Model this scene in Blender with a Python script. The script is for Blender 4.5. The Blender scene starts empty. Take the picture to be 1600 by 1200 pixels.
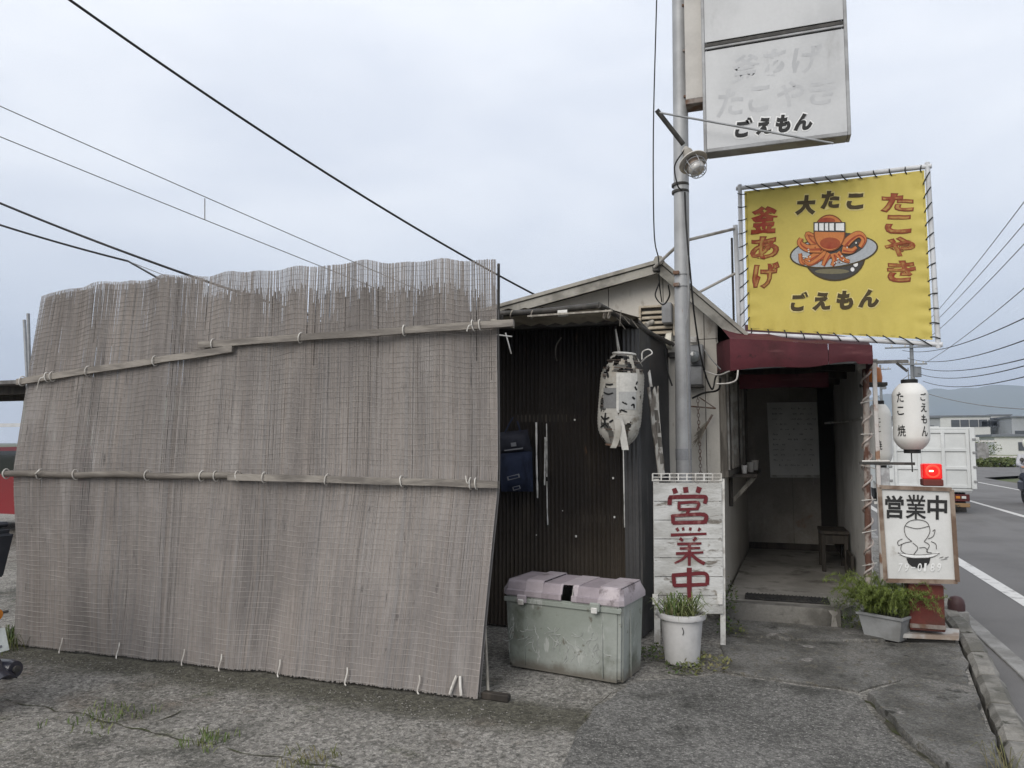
import bpy, bmesh, math, random
from math import sin, cos, pi, radians, sqrt, atan2, hypot
from mathutils import Vector, Matrix, noise
random.seed(7)
R_ = random.uniform
sc = bpy.context.scene
col = sc.collection

# ------------------------------------------------------------------ camera
YAW, PITCH, FPX, EYE = radians(19), radians(4.55), 1155.0, 1.5
cam_d = bpy.data.cameras.new('camera'); cam = bpy.data.objects.new('camera', cam_d); col.objects.link(cam)
cam_d.sensor_width = 36.0; cam_d.lens = FPX / 1600 * 36; cam_d.clip_start = .05; cam_d.clip_end = 30000
cam.location = (0, 0, EYE); cam.rotation_euler = (pi / 2 + PITCH, 0, YAW)
sc.camera = cam

# ------------------------------------------------------------------ sky and sun (overcast)
SUN_EL, SUN_AZ = radians(33), radians(196)
w = bpy.data.worlds.new('World'); sc.world = w; w.use_nodes = True
nt = w.node_tree; N = nt.nodes; L = nt.links; N.clear()
wo = N.new('ShaderNodeOutputWorld'); bg = N.new('ShaderNodeBackground')
sky = N.new('ShaderNodeTexSky'); sky.sky_type = 'NISHITA'; sky.sun_disc = False
sky.sun_elevation = SUN_EL; sky.sun_rotation = SUN_AZ; sky.altitude = 0; sky.dust_density = 3.0; sky.air_density = 1.2
skm = N.new('ShaderNodeMixRGB'); skm.blend_type = 'MULTIPLY'; skm.inputs[0].default_value = 1
skm.inputs[2].default_value = (.10, .10, .10, 1)
L.new(sky.outputs[0], skm.inputs[1])
tc = N.new('ShaderNodeTexCoord'); sep = N.new('ShaderNodeSeparateXYZ'); L.new(tc.outputs['Generated'], sep.inputs[0])
rp = N.new('ShaderNodeValToRGB'); L.new(sep.outputs[2], rp.inputs[0])
el = rp.color_ramp.elements
el[0].position = 0.0; el[0].color = (.47, .515, .595, 1)
el[1].position = 1.0; el[1].color = (.98, .99, 1.01, 1)
for p_, c_ in ((.10, (.52, .565, .645, 1)), (.22, (.64, .67, .725, 1)), (.42, (.74, .76, .80, 1))):
    e_ = el.new(p_); e_.color = c_
mp = N.new('ShaderNodeMapping'); mp.inputs['Scale'].default_value = (1.6, 1.6, 5.0); L.new(tc.outputs['Generated'], mp.inputs[0])
nz = N.new('ShaderNodeTexNoise'); nz.inputs['Scale'].default_value = 1.7; nz.inputs['Detail'].default_value = 7; nz.inputs['Roughness'].default_value = .52
nz.inputs['Distortion'].default_value = .3
L.new(mp.outputs[0], nz.inputs['Vector'])
cr = N.new('ShaderNodeValToRGB'); L.new(nz.outputs['Fac'], cr.inputs[0])
cr.color_ramp.elements[0].position = .33; cr.color_ramp.elements[0].color = (.88, .90, .94, 1)
cr.color_ramp.elements[1].position = .66; cr.color_ramp.elements[1].color = (1.06, 1.06, 1.06, 1)
cm = N.new('ShaderNodeMixRGB'); cm.blend_type = 'MULTIPLY'; cm.inputs[0].default_value = 1
L.new(rp.outputs[0], cm.inputs[1]); L.new(cr.outputs[0], cm.inputs[2])
mx = N.new('ShaderNodeMixRGB'); mx.inputs[0].default_value = .90
L.new(skm.outputs[0], mx.inputs[1]); L.new(cm.outputs[0], mx.inputs[2])
L.new(mx.outputs[0], bg.inputs[0]); bg.inputs[1].default_value = 1.0
L.new(bg.outputs[0], wo.inputs[0])
sl = bpy.data.lights.new('sun', 'SUN'); sl.energy = 1.45; sl.angle = radians(40); sl.color = (1, .96, .9)
so = bpy.data.objects.new('sun', sl); col.objects.link(so)
so.rotation_euler = (pi / 2 - SUN_EL, 0, pi - SUN_AZ + 0.0)
so.location = (0, 0, 20)
sc.view_settings.view_transform = 'Standard'; sc.view_settings.look = 'None'
sc.view_settings.exposure = 0.50; sc.view_settings.gamma = 1.0; sc.view_settings.use_curve_mapping = False

# ------------------------------------------------------------------ geometry from pixels + real planes
FW = Vector((-sin(YAW) * cos(PITCH), cos(YAW) * cos(PITCH), sin(PITCH))); RT = Vector((cos(YAW), sin(YAW), 0)); UP = RT.cross(FW)
CAM = Vector((0, 0, EYE))
def ray(x, y): return FW + RT * ((x - 800) / FPX) - UP * ((y - 600) / FPX)
def at(x, y, t): return CAM + ray(x, y) * t
def gnd(x, y, z=0.0):
    r = ray(x, y); return CAM + r * ((z - EYE) / r.z)
def onv(x, y, v):
    r = ray(x, y); return CAM + r * (v / r.y)
def onu(x, y, u):
    r = ray(x, y); return CAM + r * (u / r.x)
class Plane:
    wave = None
    def __init__(s, a, b, c):
        s.a = Vector(a); s.n = (Vector(b) - s.a).cross(Vector(c) - s.a).normalized()
        if s.n.dot(CAM - s.a) < 0: s.n = -s.n
    def px(s, x, y, off=0.0):
        r = ray(x, y); o = s.a + s.n * (off + (s.wave(x, y) if s.wave else 0))
        return CAM + r * ((o - CAM).dot(s.n) / r.dot(s.n))

# ------------------------------------------------------------------ materials
MATS = {}
def M(name, c, rough=.8, c2=None, scale=6.0, lo=.38, hi=.62, fine=.12, fscale=60.0, bump=.0, bscale=80.0, stretch=(1, 1, 1),
      metal=0.0, stains=(), spec=.3, trans=0.0, attr=None, emit=None, estr=0.0, vor=None, alpha=1.0, coat=0.0, band=None, agg=()):
    if name in MATS: return MATS[name]
    m = bpy.data.materials.new(name); m.use_nodes = True; MATS[name] = m
    t = m.node_tree; n = t.nodes; l = t.links
    b = n['Principled BSDF']; b.inputs['Roughness'].default_value = rough; b.inputs['Metallic'].default_value = metal
    b.inputs['Specular IOR Level'].default_value = spec
    b.inputs['Coat Weight'].default_value = coat
    tcn = n.new('ShaderNodeTexCoord'); mpn = n.new('ShaderNodeMapping'); mpn.inputs['Scale'].default_value = stretch
    l.new(tcn.outputs['Object'], mpn.inputs[0])
    def nse(s, d=4, vec=None, r=.55):
        q = n.new('ShaderNodeTexNoise'); q.inputs['Scale'].default_value = s; q.inputs['Detail'].default_value = d; q.inputs['Roughness'].default_value = r
        l.new(vec or mpn.outputs[0], q.inputs['Vector']); return q
    def mixc(f, a, bb, mode='MIX'):
        q = n.new('ShaderNodeMixRGB'); q.blend_type = mode
        for i, v in ((0, f), (1, a), (2, bb)):
            if hasattr(v, 'links') or hasattr(v, 'is_linked'): l.new(v, q.inputs[i])
            else: q.inputs[i].default_value = v if i == 0 else (*v[:3], 1)
        return q.outputs[0]
    def rmp(sock, a, bq):
        q = n.new('ShaderNodeMapRange'); q.inputs[1].default_value = a; q.inputs[2].default_value = bq; q.interpolation_type = 'SMOOTHSTEP'
        l.new(sock, q.inputs[0]); return q.outputs[0]
    cur = c
    if c2 is not None: cur = mixc(rmp(nse(scale).outputs['Fac'], lo, hi), c, c2)
    if attr:
        a_ = n.new('ShaderNodeAttribute'); a_.attribute_name = attr
        cur = mixc(1.0, cur, a_.outputs['Color'], 'MULTIPLY')
    if vor:
        vs, vc, vlo, vhi = vor
        q = n.new('ShaderNodeTexVoronoi'); q.inputs['Scale'].default_value = vs; l.new(mpn.outputs[0], q.inputs['Vector'])
        sp = n.new('ShaderNodeSeparateColor'); l.new(q.outputs['Color'], sp.inputs[0])
        cur = mixc(rmp(sp.outputs[0], vlo, vhi), cur, vc)
    for (sc_, s_, a, bq, stv) in stains:
        mm = n.new('ShaderNodeMapping'); mm.inputs['Scale'].default_value = stv; mm.inputs['Location'].default_value = (R_(0, 9), R_(0, 9), R_(0, 9))
        l.new(tcn.outputs['Object'], mm.inputs[0])
        cur = mixc(rmp(nse(s_, 6, mm.outputs[0], .62).outputs['Fac'], a, bq), cur, sc_)
    for (axis, ctr, w0, w1, bc, amt, bs) in (band or ()):      # wear that keeps to one line: rust or moss creeping from an edge
        sx_ = n.new('ShaderNodeSeparateXYZ'); l.new(tcn.outputs['Object'], sx_.inputs[0])
        sb = n.new('ShaderNodeMath'); sb.operation = 'SUBTRACT'; sb.inputs[1].default_value = ctr; l.new(sx_.outputs[axis], sb.inputs[0])
        ab_ = n.new('ShaderNodeMath'); ab_.operation = 'ABSOLUTE'; l.new(sb.outputs[0], ab_.inputs[0])
        md = n.new('ShaderNodeMath'); md.operation = 'MULTIPLY_ADD'; md.inputs[1].default_value = amt
        l.new(nse(bs, 6, tcn.outputs['Object'], .65).outputs['Fac'], md.inputs[0]); l.new(ab_.outputs[0], md.inputs[2])
        cur = mixc(rmp(md.outputs[0], w1 + amt * .5, w0 + amt * .5), cur, bc)
    for (as_, aa) in agg:                # stones of the aggregate, each its own tone
        q = n.new('ShaderNodeTexVoronoi'); q.inputs['Scale'].default_value = as_; q.inputs['Randomness'].default_value = 1.0; l.new(tcn.outputs['Object'], q.inputs['Vector'])
        sp = n.new('ShaderNodeSeparateColor'); l.new(q.outputs['Color'], sp.inputs[0])
        q2_ = n.new('ShaderNodeMapRange'); q2_.inputs[3].default_value = 1 - aa; q2_.inputs[4].default_value = 1 + aa; l.new(sp.outputs[0], q2_.inputs[0])
        cb_ = n.new('ShaderNodeCombineXYZ')
        for i in range(3): l.new(q2_.outputs[0], cb_.inputs[i])
        cur = mixc(1.0, cur, cb_.outputs[0], 'MULTIPLY')
    if fine:
        f = nse(fscale, 3)
        q = n.new('ShaderNodeMapRange'); q.inputs[3].default_value = 1 - fine * 2; q.inputs[4].default_value = 1 + fine * 2
        l.new(f.outputs['Fac'], q.inputs[0])
        cmb = n.new('ShaderNodeCombineXYZ')
        for i in range(3): l.new(q.outputs[0], cmb.inputs[i])
        cur = mixc(1.0, cur, cmb.outputs[0], 'MULTIPLY')
    if isinstance(cur, tuple): b.inputs['Base Color'].default_value = (*cur[:3], 1)
    else: l.new(cur, b.inputs['Base Color'])
    if bump:
        bn = n.new('ShaderNodeBump'); bn.inputs['Strength'].default_value = min(1, bump); bn.inputs['Distance'].default_value = .01
        l.new(nse(bscale, 5, None, .6).outputs['Fac'], bn.inputs['Height']); l.new(bn.outputs[0], b.inputs['Normal'])
    if trans: b.inputs['Transmission Weight'].default_value = trans
    if emit: b.inputs['Emission Color'].default_value = (*emit, 1); b.inputs['Emission Strength'].default_value = estr
    return m
Z1 = (1, 1, 1)
# ------------------------------------------------------------------ mesh builder
ORG = {}
class MB:
    def __init__(s): s.v = []; s.f = []; s.c = None
    def add(s, vs, fs):
        o = len(s.v); s.v += [Vector(p) for p in vs]; s.f += [tuple(i + o for i in f) for f in fs]; return s
    def box(s, c, d, b=0.0, m=None):
        hx, hy, hz = d[0] / 2, d[1] / 2, d[2] / 2
        if b <= 0:
            vs = [Vector((x, y, z)) for x in (-hx, hx) for y in (-hy, hy) for z in (-hz, hz)]
            fs = [(0, 1, 3, 2), (4, 6, 7, 5), (0, 4, 5, 1), (2, 3, 7, 6), (0, 2, 6, 4), (1, 5, 7, 3)]
        else:
            b = min(b, hx * .95, hy * .95, hz * .95)
            bm = bmesh.new(); bmesh.ops.create_cube(bm, size=1)
            for q in bm.verts: q.co = Vector((q.co.x * d[0], q.co.y * d[1], q.co.z * d[2]))
            bmesh.ops.bevel(bm, geom=bm.edges[:], offset=b, segments=1, affect='EDGES', profile=.5)
            bm.verts.index_update(); vs = [q.co.copy() for q in bm.verts]; fs = [tuple(q.index for q in f.verts) for f in bm.faces]; bm.free()
        if m is not None: vs = [m @ q for q in vs]
        c = Vector(c); return s.add([q + c for q in vs], fs)
    def beam(s, a, b, wd, th, up=(0, 0, 1), bv=.0):
        a = Vector(a); b = Vector(b); d = (b - a); ln = d.length; x = d.normalized(); z = Vector(up); y = z.cross(x)
        if y.length < 1e-4: y = Vector((0, 1, 0)).cross(x)
        y.normalize(); z = x.cross(y)
        m = Matrix((x, y, z)).transposed()
        return s.box((a + b) / 2, (ln, wd, th), bv, m)
    def tube(s, pts, r, n=8, cap=True):
        pts = [Vector(p) for p in pts]; k = len(pts); o = len(s.v)
        rs = r if isinstance(r, (list, tuple)) else [r] * k
        prev = None
        for i, p in enumerate(pts):
            d = (pts[min(i + 1, k - 1)] - pts[max(i - 1, 0)])
            if d.length < 1e-9: d = Vector((0, 0, 1))
            d.normalize()
            if prev is None:
                a = Vector((0, 0, 1)) if abs(d.z) < .9 else Vector((1, 0, 0)); x = d.cross(a).normalized()
            else:
                x = prev - d * prev.dot(d)
                x = x.normalized() if x.length > 1e-6 else d.orthogonal().normalized()
            prev = x; y = d.cross(x)
            for j in range(n):
                t = 2 * pi * j / n; s.v.append(p + (x * cos(t) + y * sin(t)) * rs[i])
        for i in range(k - 1):
            for j in range(n):
                s.f.append((o + i * n + j, o + i * n + (j + 1) % n, o + (i + 1) * n + (j + 1) % n, o + (i + 1) * n + j))
        if cap:
            s.f.append(tuple(o + j for j in reversed(range(n)))); s.f.append(tuple(o + (k - 1) * n + j for j in range(n)))
        return s
    def lathe(s, prof, c, n=24, axis='z', m=None):
        o = len(s.v); c = Vector(c)
        for r, h in prof:
            for j in range(n):
                t = 2 * pi * j / n; p = Vector((r * cos(t), r * sin(t), h))
                if m is not None: p = m @ p
                s.v.append(c + p)
        for i in range(len(prof) - 1):
            for j in range(n):
                s.f.append((o + i * n + j, o + i * n + (j + 1) % n, o + (i + 1) * n + (j + 1) % n, o + (i + 1) * n + j))
        s.f.append(tuple(o + j for j in reversed(range(n)))); s.f.append(tuple(o + (len(prof) - 1) * n + j for j in range(n)))
        return s
    def prism(s, poly, d):
        poly = [Vector(p) for p in poly]; d = Vector(d); k = len(poly)
        return s.add(poly + [p + d for p in poly], [tuple(reversed(range(k))), tuple(range(k, 2 * k))] + [(i, (i + 1) % k, k + (i + 1) % k, k + i) for i in range(k)])
    def poly(s, pts): return s.add(pts, [tuple(range(len(pts)))])
    def xf(s, m): s.v = [m @ q for q in s.v]; return s
    def build(s, name, mat, parent=None, base=None, smooth=None, cols=None):
        me = bpy.data.meshes.new(name)
        if parent is not None: O = ORG[parent.name]
        else: O = Vector(base) if base is not None else Vector((0, 0, 0))
        me.from_pydata([tuple(q - O) for q in s.v], [], s.f)
        if cols is not None:
            ca = me.color_attributes.new('tint', 'FLOAT_COLOR', 'POINT')
            fl = []
            for cc in cols: fl += [cc[0], cc[1], cc[2], 1.0]
            ca.data.foreach_set('color', fl)
        bm = bmesh.new(); bm.from_mesh(me); bmesh.ops.recalc_face_normals(bm, faces=bm.faces[:]); bm.to_mesh(me); bm.free()
        me.materials.append(mat)
        if smooth is not None:
            me.polygons.foreach_set('use_smooth', [True] * len(me.polygons)); me.set_sharp_from_angle(angle=radians(smooth))
        o = bpy.data.objects.new(name, me); col.objects.link(o)
        if parent is not None: o.parent = parent
        else: o.location = O
        ORG[o.name] = O
        return o
def tag(o, label=None, cat=None, group=None, kind=None):
    if label: o['label'] = label
    if cat: o['category'] = cat
    if group: o['group'] = group
    if kind: o['kind'] = kind
    return o
def thing(name, label, cat, loc, group=None):
    o = bpy.data.objects.new(name, None); col.objects.link(o); o.location = loc; o.empty_display_size = .1
    ORG[o.name] = Vector(loc); return tag(o, label, cat, group)
def struct(o): o['kind'] = 'structure'; return o
def copy_part(src, parent, loc=(0, 0, 0), rot=None, scale=None):
    c = src.copy(); col.objects.link(c); c.parent = parent; c.location = loc
    if rot: c.rotation_euler = rot
    if scale: c.scale = scale
    return c
def lerp(a, b, t): return a + (b - a) * t
def curve_pts(pts, k=8):
    pts = [Vector(p) for p in pts]; out = []
    P = [pts[0] * 2 - pts[1]] + pts + [pts[-1] * 2 - pts[-2]]
    for i in range(1, len(P) - 2):
        for j in range(k):
            t = j / k; a, b, c, d = P[i - 1], P[i], P[i + 1], P[i + 2]
            out.append(.5 * ((2 * b) + (c - a) * t + (2 * a - 5 * b + 4 * c - d) * t * t + (3 * b - 3 * c + d - a) * t ** 3))
    out.append(pts[-1]); return out
def sag(a, b, s, k=24):
    a = Vector(a); b = Vector(b)
    return [a.lerp(b, i / k) - Vector((0, 0, s * 4 * (i / k) * (1 - i / k))) for i in range(k + 1)]
def wire(name, pts, r, mat, label, cat='cable', group=None, n=6):
    o = MB().tube(pts, r, n).build(name, mat, base=pts[0], smooth=60); return tag(o, label, cat, group)

# ------------------------------------------------------------------ lettering
def glyph(body, bold=0.0, res=3, jitter=0.0):
    c = bpy.data.curves.new('glyph', 'FONT'); c.body = body; c.offset = bold; c.resolution_u = res; c.align_x = 'LEFT'
    o = bpy.data.objects.new('glyph', c); col.objects.link(o)
    dg = bpy.context.evaluated_depsgraph_get(); dg.update()
    me = bpy.data.meshes.new_from_object(o.evaluated_get(dg))
    vs = [Vector((q.co.x, q.co.y, 0)) for q in me.vertices]; fs = [tuple(p.vertices) for p in me.polygons]
    bpy.data.objects.remove(o); bpy.data.curves.remove(c); bpy.data.meshes.remove(me)
    if not vs: return [], []
    x0 = min(q.x for q in vs); x1 = max(q.x for q in vs); y0 = min(q.y for q in vs); y1 = max(q.y for q in vs)
    out = [((q.x - x0) / max(1e-6, x1 - x0), (q.y - y0) / max(1e-6, y1 - y0)) for q in vs]
    if jitter:
        out = [(a + jitter * (noise.noise((a * 3.1, b * 3.1, ord(body[0]) * .37)) ), b + jitter * noise.noise((a * 3.3 + 7, b * 3.3, ord(body[0]) * .51))) for a, b in out]
    return out, fs
def print_glyph(mb, pl, body, x0, y0, x1, y1, off, bold=0.0, slope=0.0, shear=0.0, jitter=0.0):
    """one sign of writing painted on a plane inside a rectangle"""
    uv, fs = glyph(body, bold, 3, jitter)
    vs = []
    for a, b in uv:
        x = lerp(x0, x1, a) + shear * (b - .5) * (y1 - y0); y = lerp(y1, y0, b) + slope * (x - (x0 + x1) / 2)
        vs.append(pl.px(x, y, off))
    mb.add(vs, fs)
def letter(pl, body, x0, y0, x1, y1, off, bold, slope, shear, jitter, name, mat, parent):
    mb = MB(); print_glyph(mb, pl, body, x0, y0, x1, y1, off, bold, slope, shear, jitter); return mb.build(name, mat, parent)
def print_poly(mb, pl, pts, off): mb.poly([pl.px(x, y, off) for x, y in pts])
def ell(cx, cy, rx, ry, n=28, rot=0, a0=0, a1=2 * pi):
    full = abs(a1 - a0 - 2 * pi) < 1e-6
    k = n if full else n + 1
    out = []
    for i in range(k):
        t = a0 + (a1 - a0) * i / n
        x = rx * cos(t); y = ry * sin(t)
        out.append((cx + x * cos(rot) - y * sin(rot), cy + x * sin(rot) + y * cos(rot)))
    return out
def ribbon(mb, pl, pts, w0, w1, off):
    P = curve_pts([(a, b, 0) for a, b in pts], 6); k = len(P); Lf = []; Rg = []
    for i, p in enumerate(P):
        d = P[min(i + 1, k - 1)] - P[max(i - 1, 0)]; nrm = Vector((-d.y, d.x, 0)).normalized(); wd = lerp(w0, w1, i / (k - 1)) / 2
        Lf.append(p + nrm * wd); Rg.append(p - nrm * wd)
    vs = [pl.px(q.x, q.y, off) for q in Lf] + [pl.px(q.x, q.y, off) for q in Rg]
    mb.add(vs, [(i, i + 1, k + i + 1, k + i) for i in range(k - 1)])

# ================================================================== SETTING
m_conc = M('forecourt_concrete', (.235, .222, .20), .92, (.15, .14, .122), 1.3, .40, .64, .22, 130, 1.0, 120,
           vor=(110, (.25, .24, .22), .72, .95),
           stains=[((.055, .055, .045), 1.1, .54, .70, (1, 1, 1)), ((.10, .105, .06), 2.6, .60, .74, (1, 1, 1)), ((.25, .235, .215), 3.3, .56, .76, (1, 1, 1)), ((.105, .10, .087), 34, .52, .66, (1, 1, 1)), ((.28, .265, .245), 46, .57, .70, (1, 1, 1)), ((.12, .10, .08), 1.7, .58, .74, (1, 1, 1))],
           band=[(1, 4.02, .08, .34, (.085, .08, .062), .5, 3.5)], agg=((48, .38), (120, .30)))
m_slab = M('slab_concrete', (.145, .14, .13), .93, (.075, .072, .064), 2.6, .36, .64, .14, 110, .7, 150,
           stains=[((.045, .045, .038), 2.2, .54, .72, (1, 1, 1)), ((.25, .235, .22), 5.0, .60, .72, (1, 1, 1)), ((.11, .10, .08), 22, .56, .64, (1, 1, 1)), ((.19, .178, .16), 1.6, .56, .74, (1, 1, 1)), ((.035, .034, .029), 6, .60, .70, (1, 1, 1))], agg=((75, .25), (180, .25)))
m_asph = M('asphalt', (.152, .147, .144), .9, (.122, .118, .115), .7, .4, .65, .14, 180, .5, 220, stains=[((.16, .158, .155), .5, .55, .7, (3, .25, 1))])
m_paint = M('road_paint', (.58, .57, .55), .8, (.30, .29, .28), 9, .50, .72, .08, 90)
m_kerb = M('kerb_stone', (.22, .21, .19), .93, (.12, .115, .10), 5, .4, .6, .15, 70, .8, 60, stains=[((.05, .05, .04), 7, .58, .68, (1, 1, 1))])
m_dirt = M('dirt', (.11, .10, .07), .95, (.08, .10, .04), .8, .4, .6, .2, 30, .6, 40)

def sheet(poly, z, name, mat, thick=.0):
    mb = MB()
    if thick: mb.prism([(x, y, z - thick) for x, y in poly], (0, 0, thick))
    else: mb.poly([(x, y, z) for x, y in poly])
    return struct(mb.build(name, mat))
sheet([(-6000, -60), (6000, -60), (6000, 6000), (-6000, 6000)], -.26, 'terrain', m_dirt)
def kl(v): return 1.00 + .135 * (v - 4.1) if v < 6.6 else 1.338 + .06 * (v - 6.6)   # inner line of the kerb
fc = [(-16, -4), (kl(-4), -4), (kl(2), 2), (kl(4), 4), (kl(5.2), 5.2), (kl(6.6), 6.6), (kl(13), 13), (-16, 13)]
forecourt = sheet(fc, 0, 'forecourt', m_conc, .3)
sheet([(.3, -30), (8.6, -30), (9.5, 40), (14, 46), (40, 52), (40, 64), (15, 70), (12, 130), (6, 130), (4.2, 60), (1.5, 40), (1.2, 13.2)], -.12, 'road', m_asph)
def stripe(u0, u1, v0, v1, name, z=-.116):
    k = max(2, int((v1 - v0) / 2)); mb = MB()
    P = []
    for i in range(k + 1):
        v = lerp(v0, v1, i / k); P.append((v, R_(-.012, .012), R_(-.012, .012)))
    for i in range(k):
        v, a, b = P[i]; v2, a2, b2 = P[i + 1]
        mb.poly([(u0 + a, v, z), (u1 + b, v, z), (u1 + b2, v2, z), (u0 + a2, v2, z)])
    return struct(mb.build(name, m_paint))
stripe(2.36, 2.51, -10, 60, 'edge_line')
stripe(5.24, 5.38, -10, 44, 'centre_line')
stripe(8.1, 8.22, -10, 40, 'edge_line')
m_gut = M('gutter_concrete', (.27, .265, .255), .92, (.17, .165, .155), 3, .4, .62, .12, 60, .4, 90)
for i in range(16):     # gutter channel blocks along the road edge
    v0 = -1 + i * 1.2
    o = MB().box((1.66 + .004 * i, v0 + .6, -.117), (.13, 1.185, .03), .006).build('gutter_block', m_gut, parent=None, base=(1.66, v0, -.12)); struct(o)

# slabs of the forecourt, each with its own raised edge
def slab(pts, h, name='slab'):
    P = []
    k = len(pts)
    for i in range(k):      # ragged outline
        a = Vector((*pts[i], 0)); b = Vector((*pts[(i + 1) % k], 0)); m = max(2, int((b - a).length / .09))
        nrm = Vector((-(b - a).y, (b - a).x, 0)).normalized()
        for j in range(m):
            p = a.lerp(b, j / m)
            if j: p += nrm * (noise.noise(p * 4.0) * .035 + noise.noise(p * 17.0) * .012)
            P.append(p)
    c = sum(P, Vector()) / len(P)
    mb = MB(); n = len(P)
    lo = [Vector((p.x, p.y, -.05)) for p in P]; mid = [Vector((p.x, p.y, h * .55 + .01 * noise.noise(p * 8))) for p in P]
    top = [Vector((lerp(p.x, c.x, .022), lerp(p.y, c.y, .022), h + .004 * noise.noise(p * 6))) for p in P]
    mb.add(lo + mid + top, [(i, (i + 1) % n, n + (i + 1) % n, n + i) for i in range(n)] + [(n + i, n + (i + 1) % n, 2 * n + (i + 1) % n, 2 * n + i) for i in range(n)] + [tuple(range(2 * n, 3 * n))])
    return mb.build(name, m_slab, parent=forecourt)
slab([(.515, 4.90), (.60, 4.40), (.74, 3.95), (.88, 3.55), (.95, 3.75), (1.06, 4.75), (1.14, 5.24), (.81, 5.32)], .045)
slab([(-.33, 5.17), (.06, 5.09), (.48, 5.01), (.63, 5.20), (.80, 5.38), (1.13, 5.31), (1.27, 6.08), (1.30, 6.40), (.82, 6.25), (.2, 6.08), (-.36, 6.03)], .018)
slab([(-.36, 6.06), (.2, 6.11), (.80, 6.29), (.78, 6.56), (.10, 6.62), (-.4, 6.70)], .028)
m_patch = M('patched_asphalt', (.145, .14, .13), .93, (.10, .097, .089), 1.5, .38, .64, .2, 120, .9, 140, vor=(150, (.19, .183, .17), .86, .99),
            stains=[((.05, .049, .043), 2.0, .54, .70, (1, 1, 1)), ((.17, .163, .15), 4.0, .56, .72, (1, 1, 1))], agg=((60, .38), (150, .32)))
pt_ = slab([(-.96, 1.2), (-.93, 2.6), (-.95, 3.6), (-.97, 4.25), (-.86, 4.72), (-.45, 5.02), (-.34, 5.13), (.06, 5.05), (.46, 4.97), (.56, 4.4), (.70, 3.93), (.80, 3.5), (.6, 1.2)], .007, 'asphalt_patch'); pt_.data.materials.clear(); pt_.data.materials.append(m_patch)
# kerb blocks
for i in range(13):
    v0 = 1.0 + i * .58; v1 = v0 + .56 + R_(-.03, .01)
    a = Vector((kl(v0) + .10, v0, 0)); b = Vector((kl(v1) + .10, v1, 0))
    mb = MB(); h = .17 + R_(-.012, .012)
    P = []
    nseg = 5
    for j in range(nseg + 1):
        c = a.lerp(b, j / nseg); wv = .075 + .012 * noise.noise(c * 9); e = .02 if j in (0, nseg) else 0
        z = .03 + .012 * noise.noise(c * 5 + Vector((3, 1, 0))) + R_(-.004, .004) - e
        P.append([Vector((c.x - wv, c.y, -.13)), Vector((c.x - wv + e * .4, c.y, z - .03)), Vector((c.x - wv * .6, c.y, z)), Vector((c.x + wv * .55, c.y, z + .003)), Vector((c.x + wv - e * .4, c.y, z - .035)), Vector((c.x + wv * 1.08, c.y, -.13))])
    vs = [q for r in P for q in r]; fs = []
    for j in range(nseg):
        for k in range(5): fs.append((j * 6 + k, j * 6 + k + 1, (j + 1) * 6 + k + 1, (j + 1) * 6 + k))
    fs += [tuple(range(6)), tuple(nseg * 6 + k for k in range(6))]
    mb.add(vs, fs); mb.build('kerb_block', m_kerb, parent=forecourt)
# cracks filled with dark soil, as thin ragged strips in the concrete
m_soil = M('crack_soil', (.05, .046, .036), .98, (.045, .05, .02), 9)
def crack(pts, wd, z=.004):
    P = []
    for i in range(len(pts) - 1):
        a = Vector((*pts[i], 0)); b = Vector((*pts[i + 1], 0)); m = max(2, int((b - a).length / .05))
        for j in range(m):
            p = a.lerp(b, j / m); P.append(p + Vector((noise.noise(p * 6) * .05, noise.noise(p * 6 + Vector((9, 2, 0))) * .05, 0)))
    mb = MB(); k = len(P)
    vs = []
    for i, p in enumerate(P):
        d = (P[min(i + 1, k - 1)] - P[max(i - 1, 0)]).normalized(); nn = Vector((-d.y, d.x, 0)); ww = wd * max(.02, .55 + 1.5 * noise.noise(p * 9) + .5 * noise.noise(p * 31)) * min(1, .25 + min(i, k - 1 - i) / 5)
        vs += [p + nn * ww + Vector((0, 0, z)), p - nn * ww + Vector((0, 0, z))]
    mb.add(vs, [(2 * i, 2 * i + 1, 2 * i + 3, 2 * i + 2) for i in range(k - 1)])
    return mb.build('crack', m_soil, parent=forecourt)
crack([(-4.4, 3.25), (-3.61, 3.21), (-3.1, 3.15), (-2.65, 3.11), (-2.37, 3.09), (-1.94, 3.08), (-1.2, 2.9)], .006)
crack([(-3.12, 3.14), (-3.15, 3.4), (-3.18, 3.72)], .008)
crack([(-.98, 3.4), (-.94, 3.7), (-.97, 4.2), (-.93, 4.6)], .003)
crack([(.50, 4.92), (.62, 4.40), (.86, 3.4)], .028)
# grit lying on the concrete
def grit(n, place, r0, r1, name, mat):
    mb = MB()
    for _ in range(n):
        x, y = place(); r = R_(r0, r1); c = Vector((x, y, r * .3))
        vs = [c + Vector((R_(.6, 1.2) * sx * r, R_(.6, 1.2) * sy * r, R_(.5, .9) * sz * r)) for sx, sy, sz in ((1, 0, 0), (-1, 0, 0), (0, 1, 0), (0, -1, 0), (0, 0, 1), (0, 0, -.4))]
        mb.add(vs, [(0, 2, 4), (2, 1, 4), (1, 3, 4), (3, 0, 4), (2, 0, 5), (1, 2, 5), (3, 1, 5), (0, 3, 5)])
    return tag(mb.build(name, mat), None, None, None, 'stuff')
m_grit = M('grit_stone', (.23, .217, .195), .9, (.11, .104, .094), 30, .4, .6, .2, 90)
def pl1():
    s = random.random(); return (lerp(-5.3, -1.2, s), 4.02 - abs(random.gauss(0, .22)))
g1 = grit(1100, pl1, .002, .008, 'loose_grit', m_grit); tag(g1, 'loose pale grit along the foot of the reed screen', 'grit')
def pl2():
    return (R_(-4.6, .6), R_(2.2, 5.0))
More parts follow.
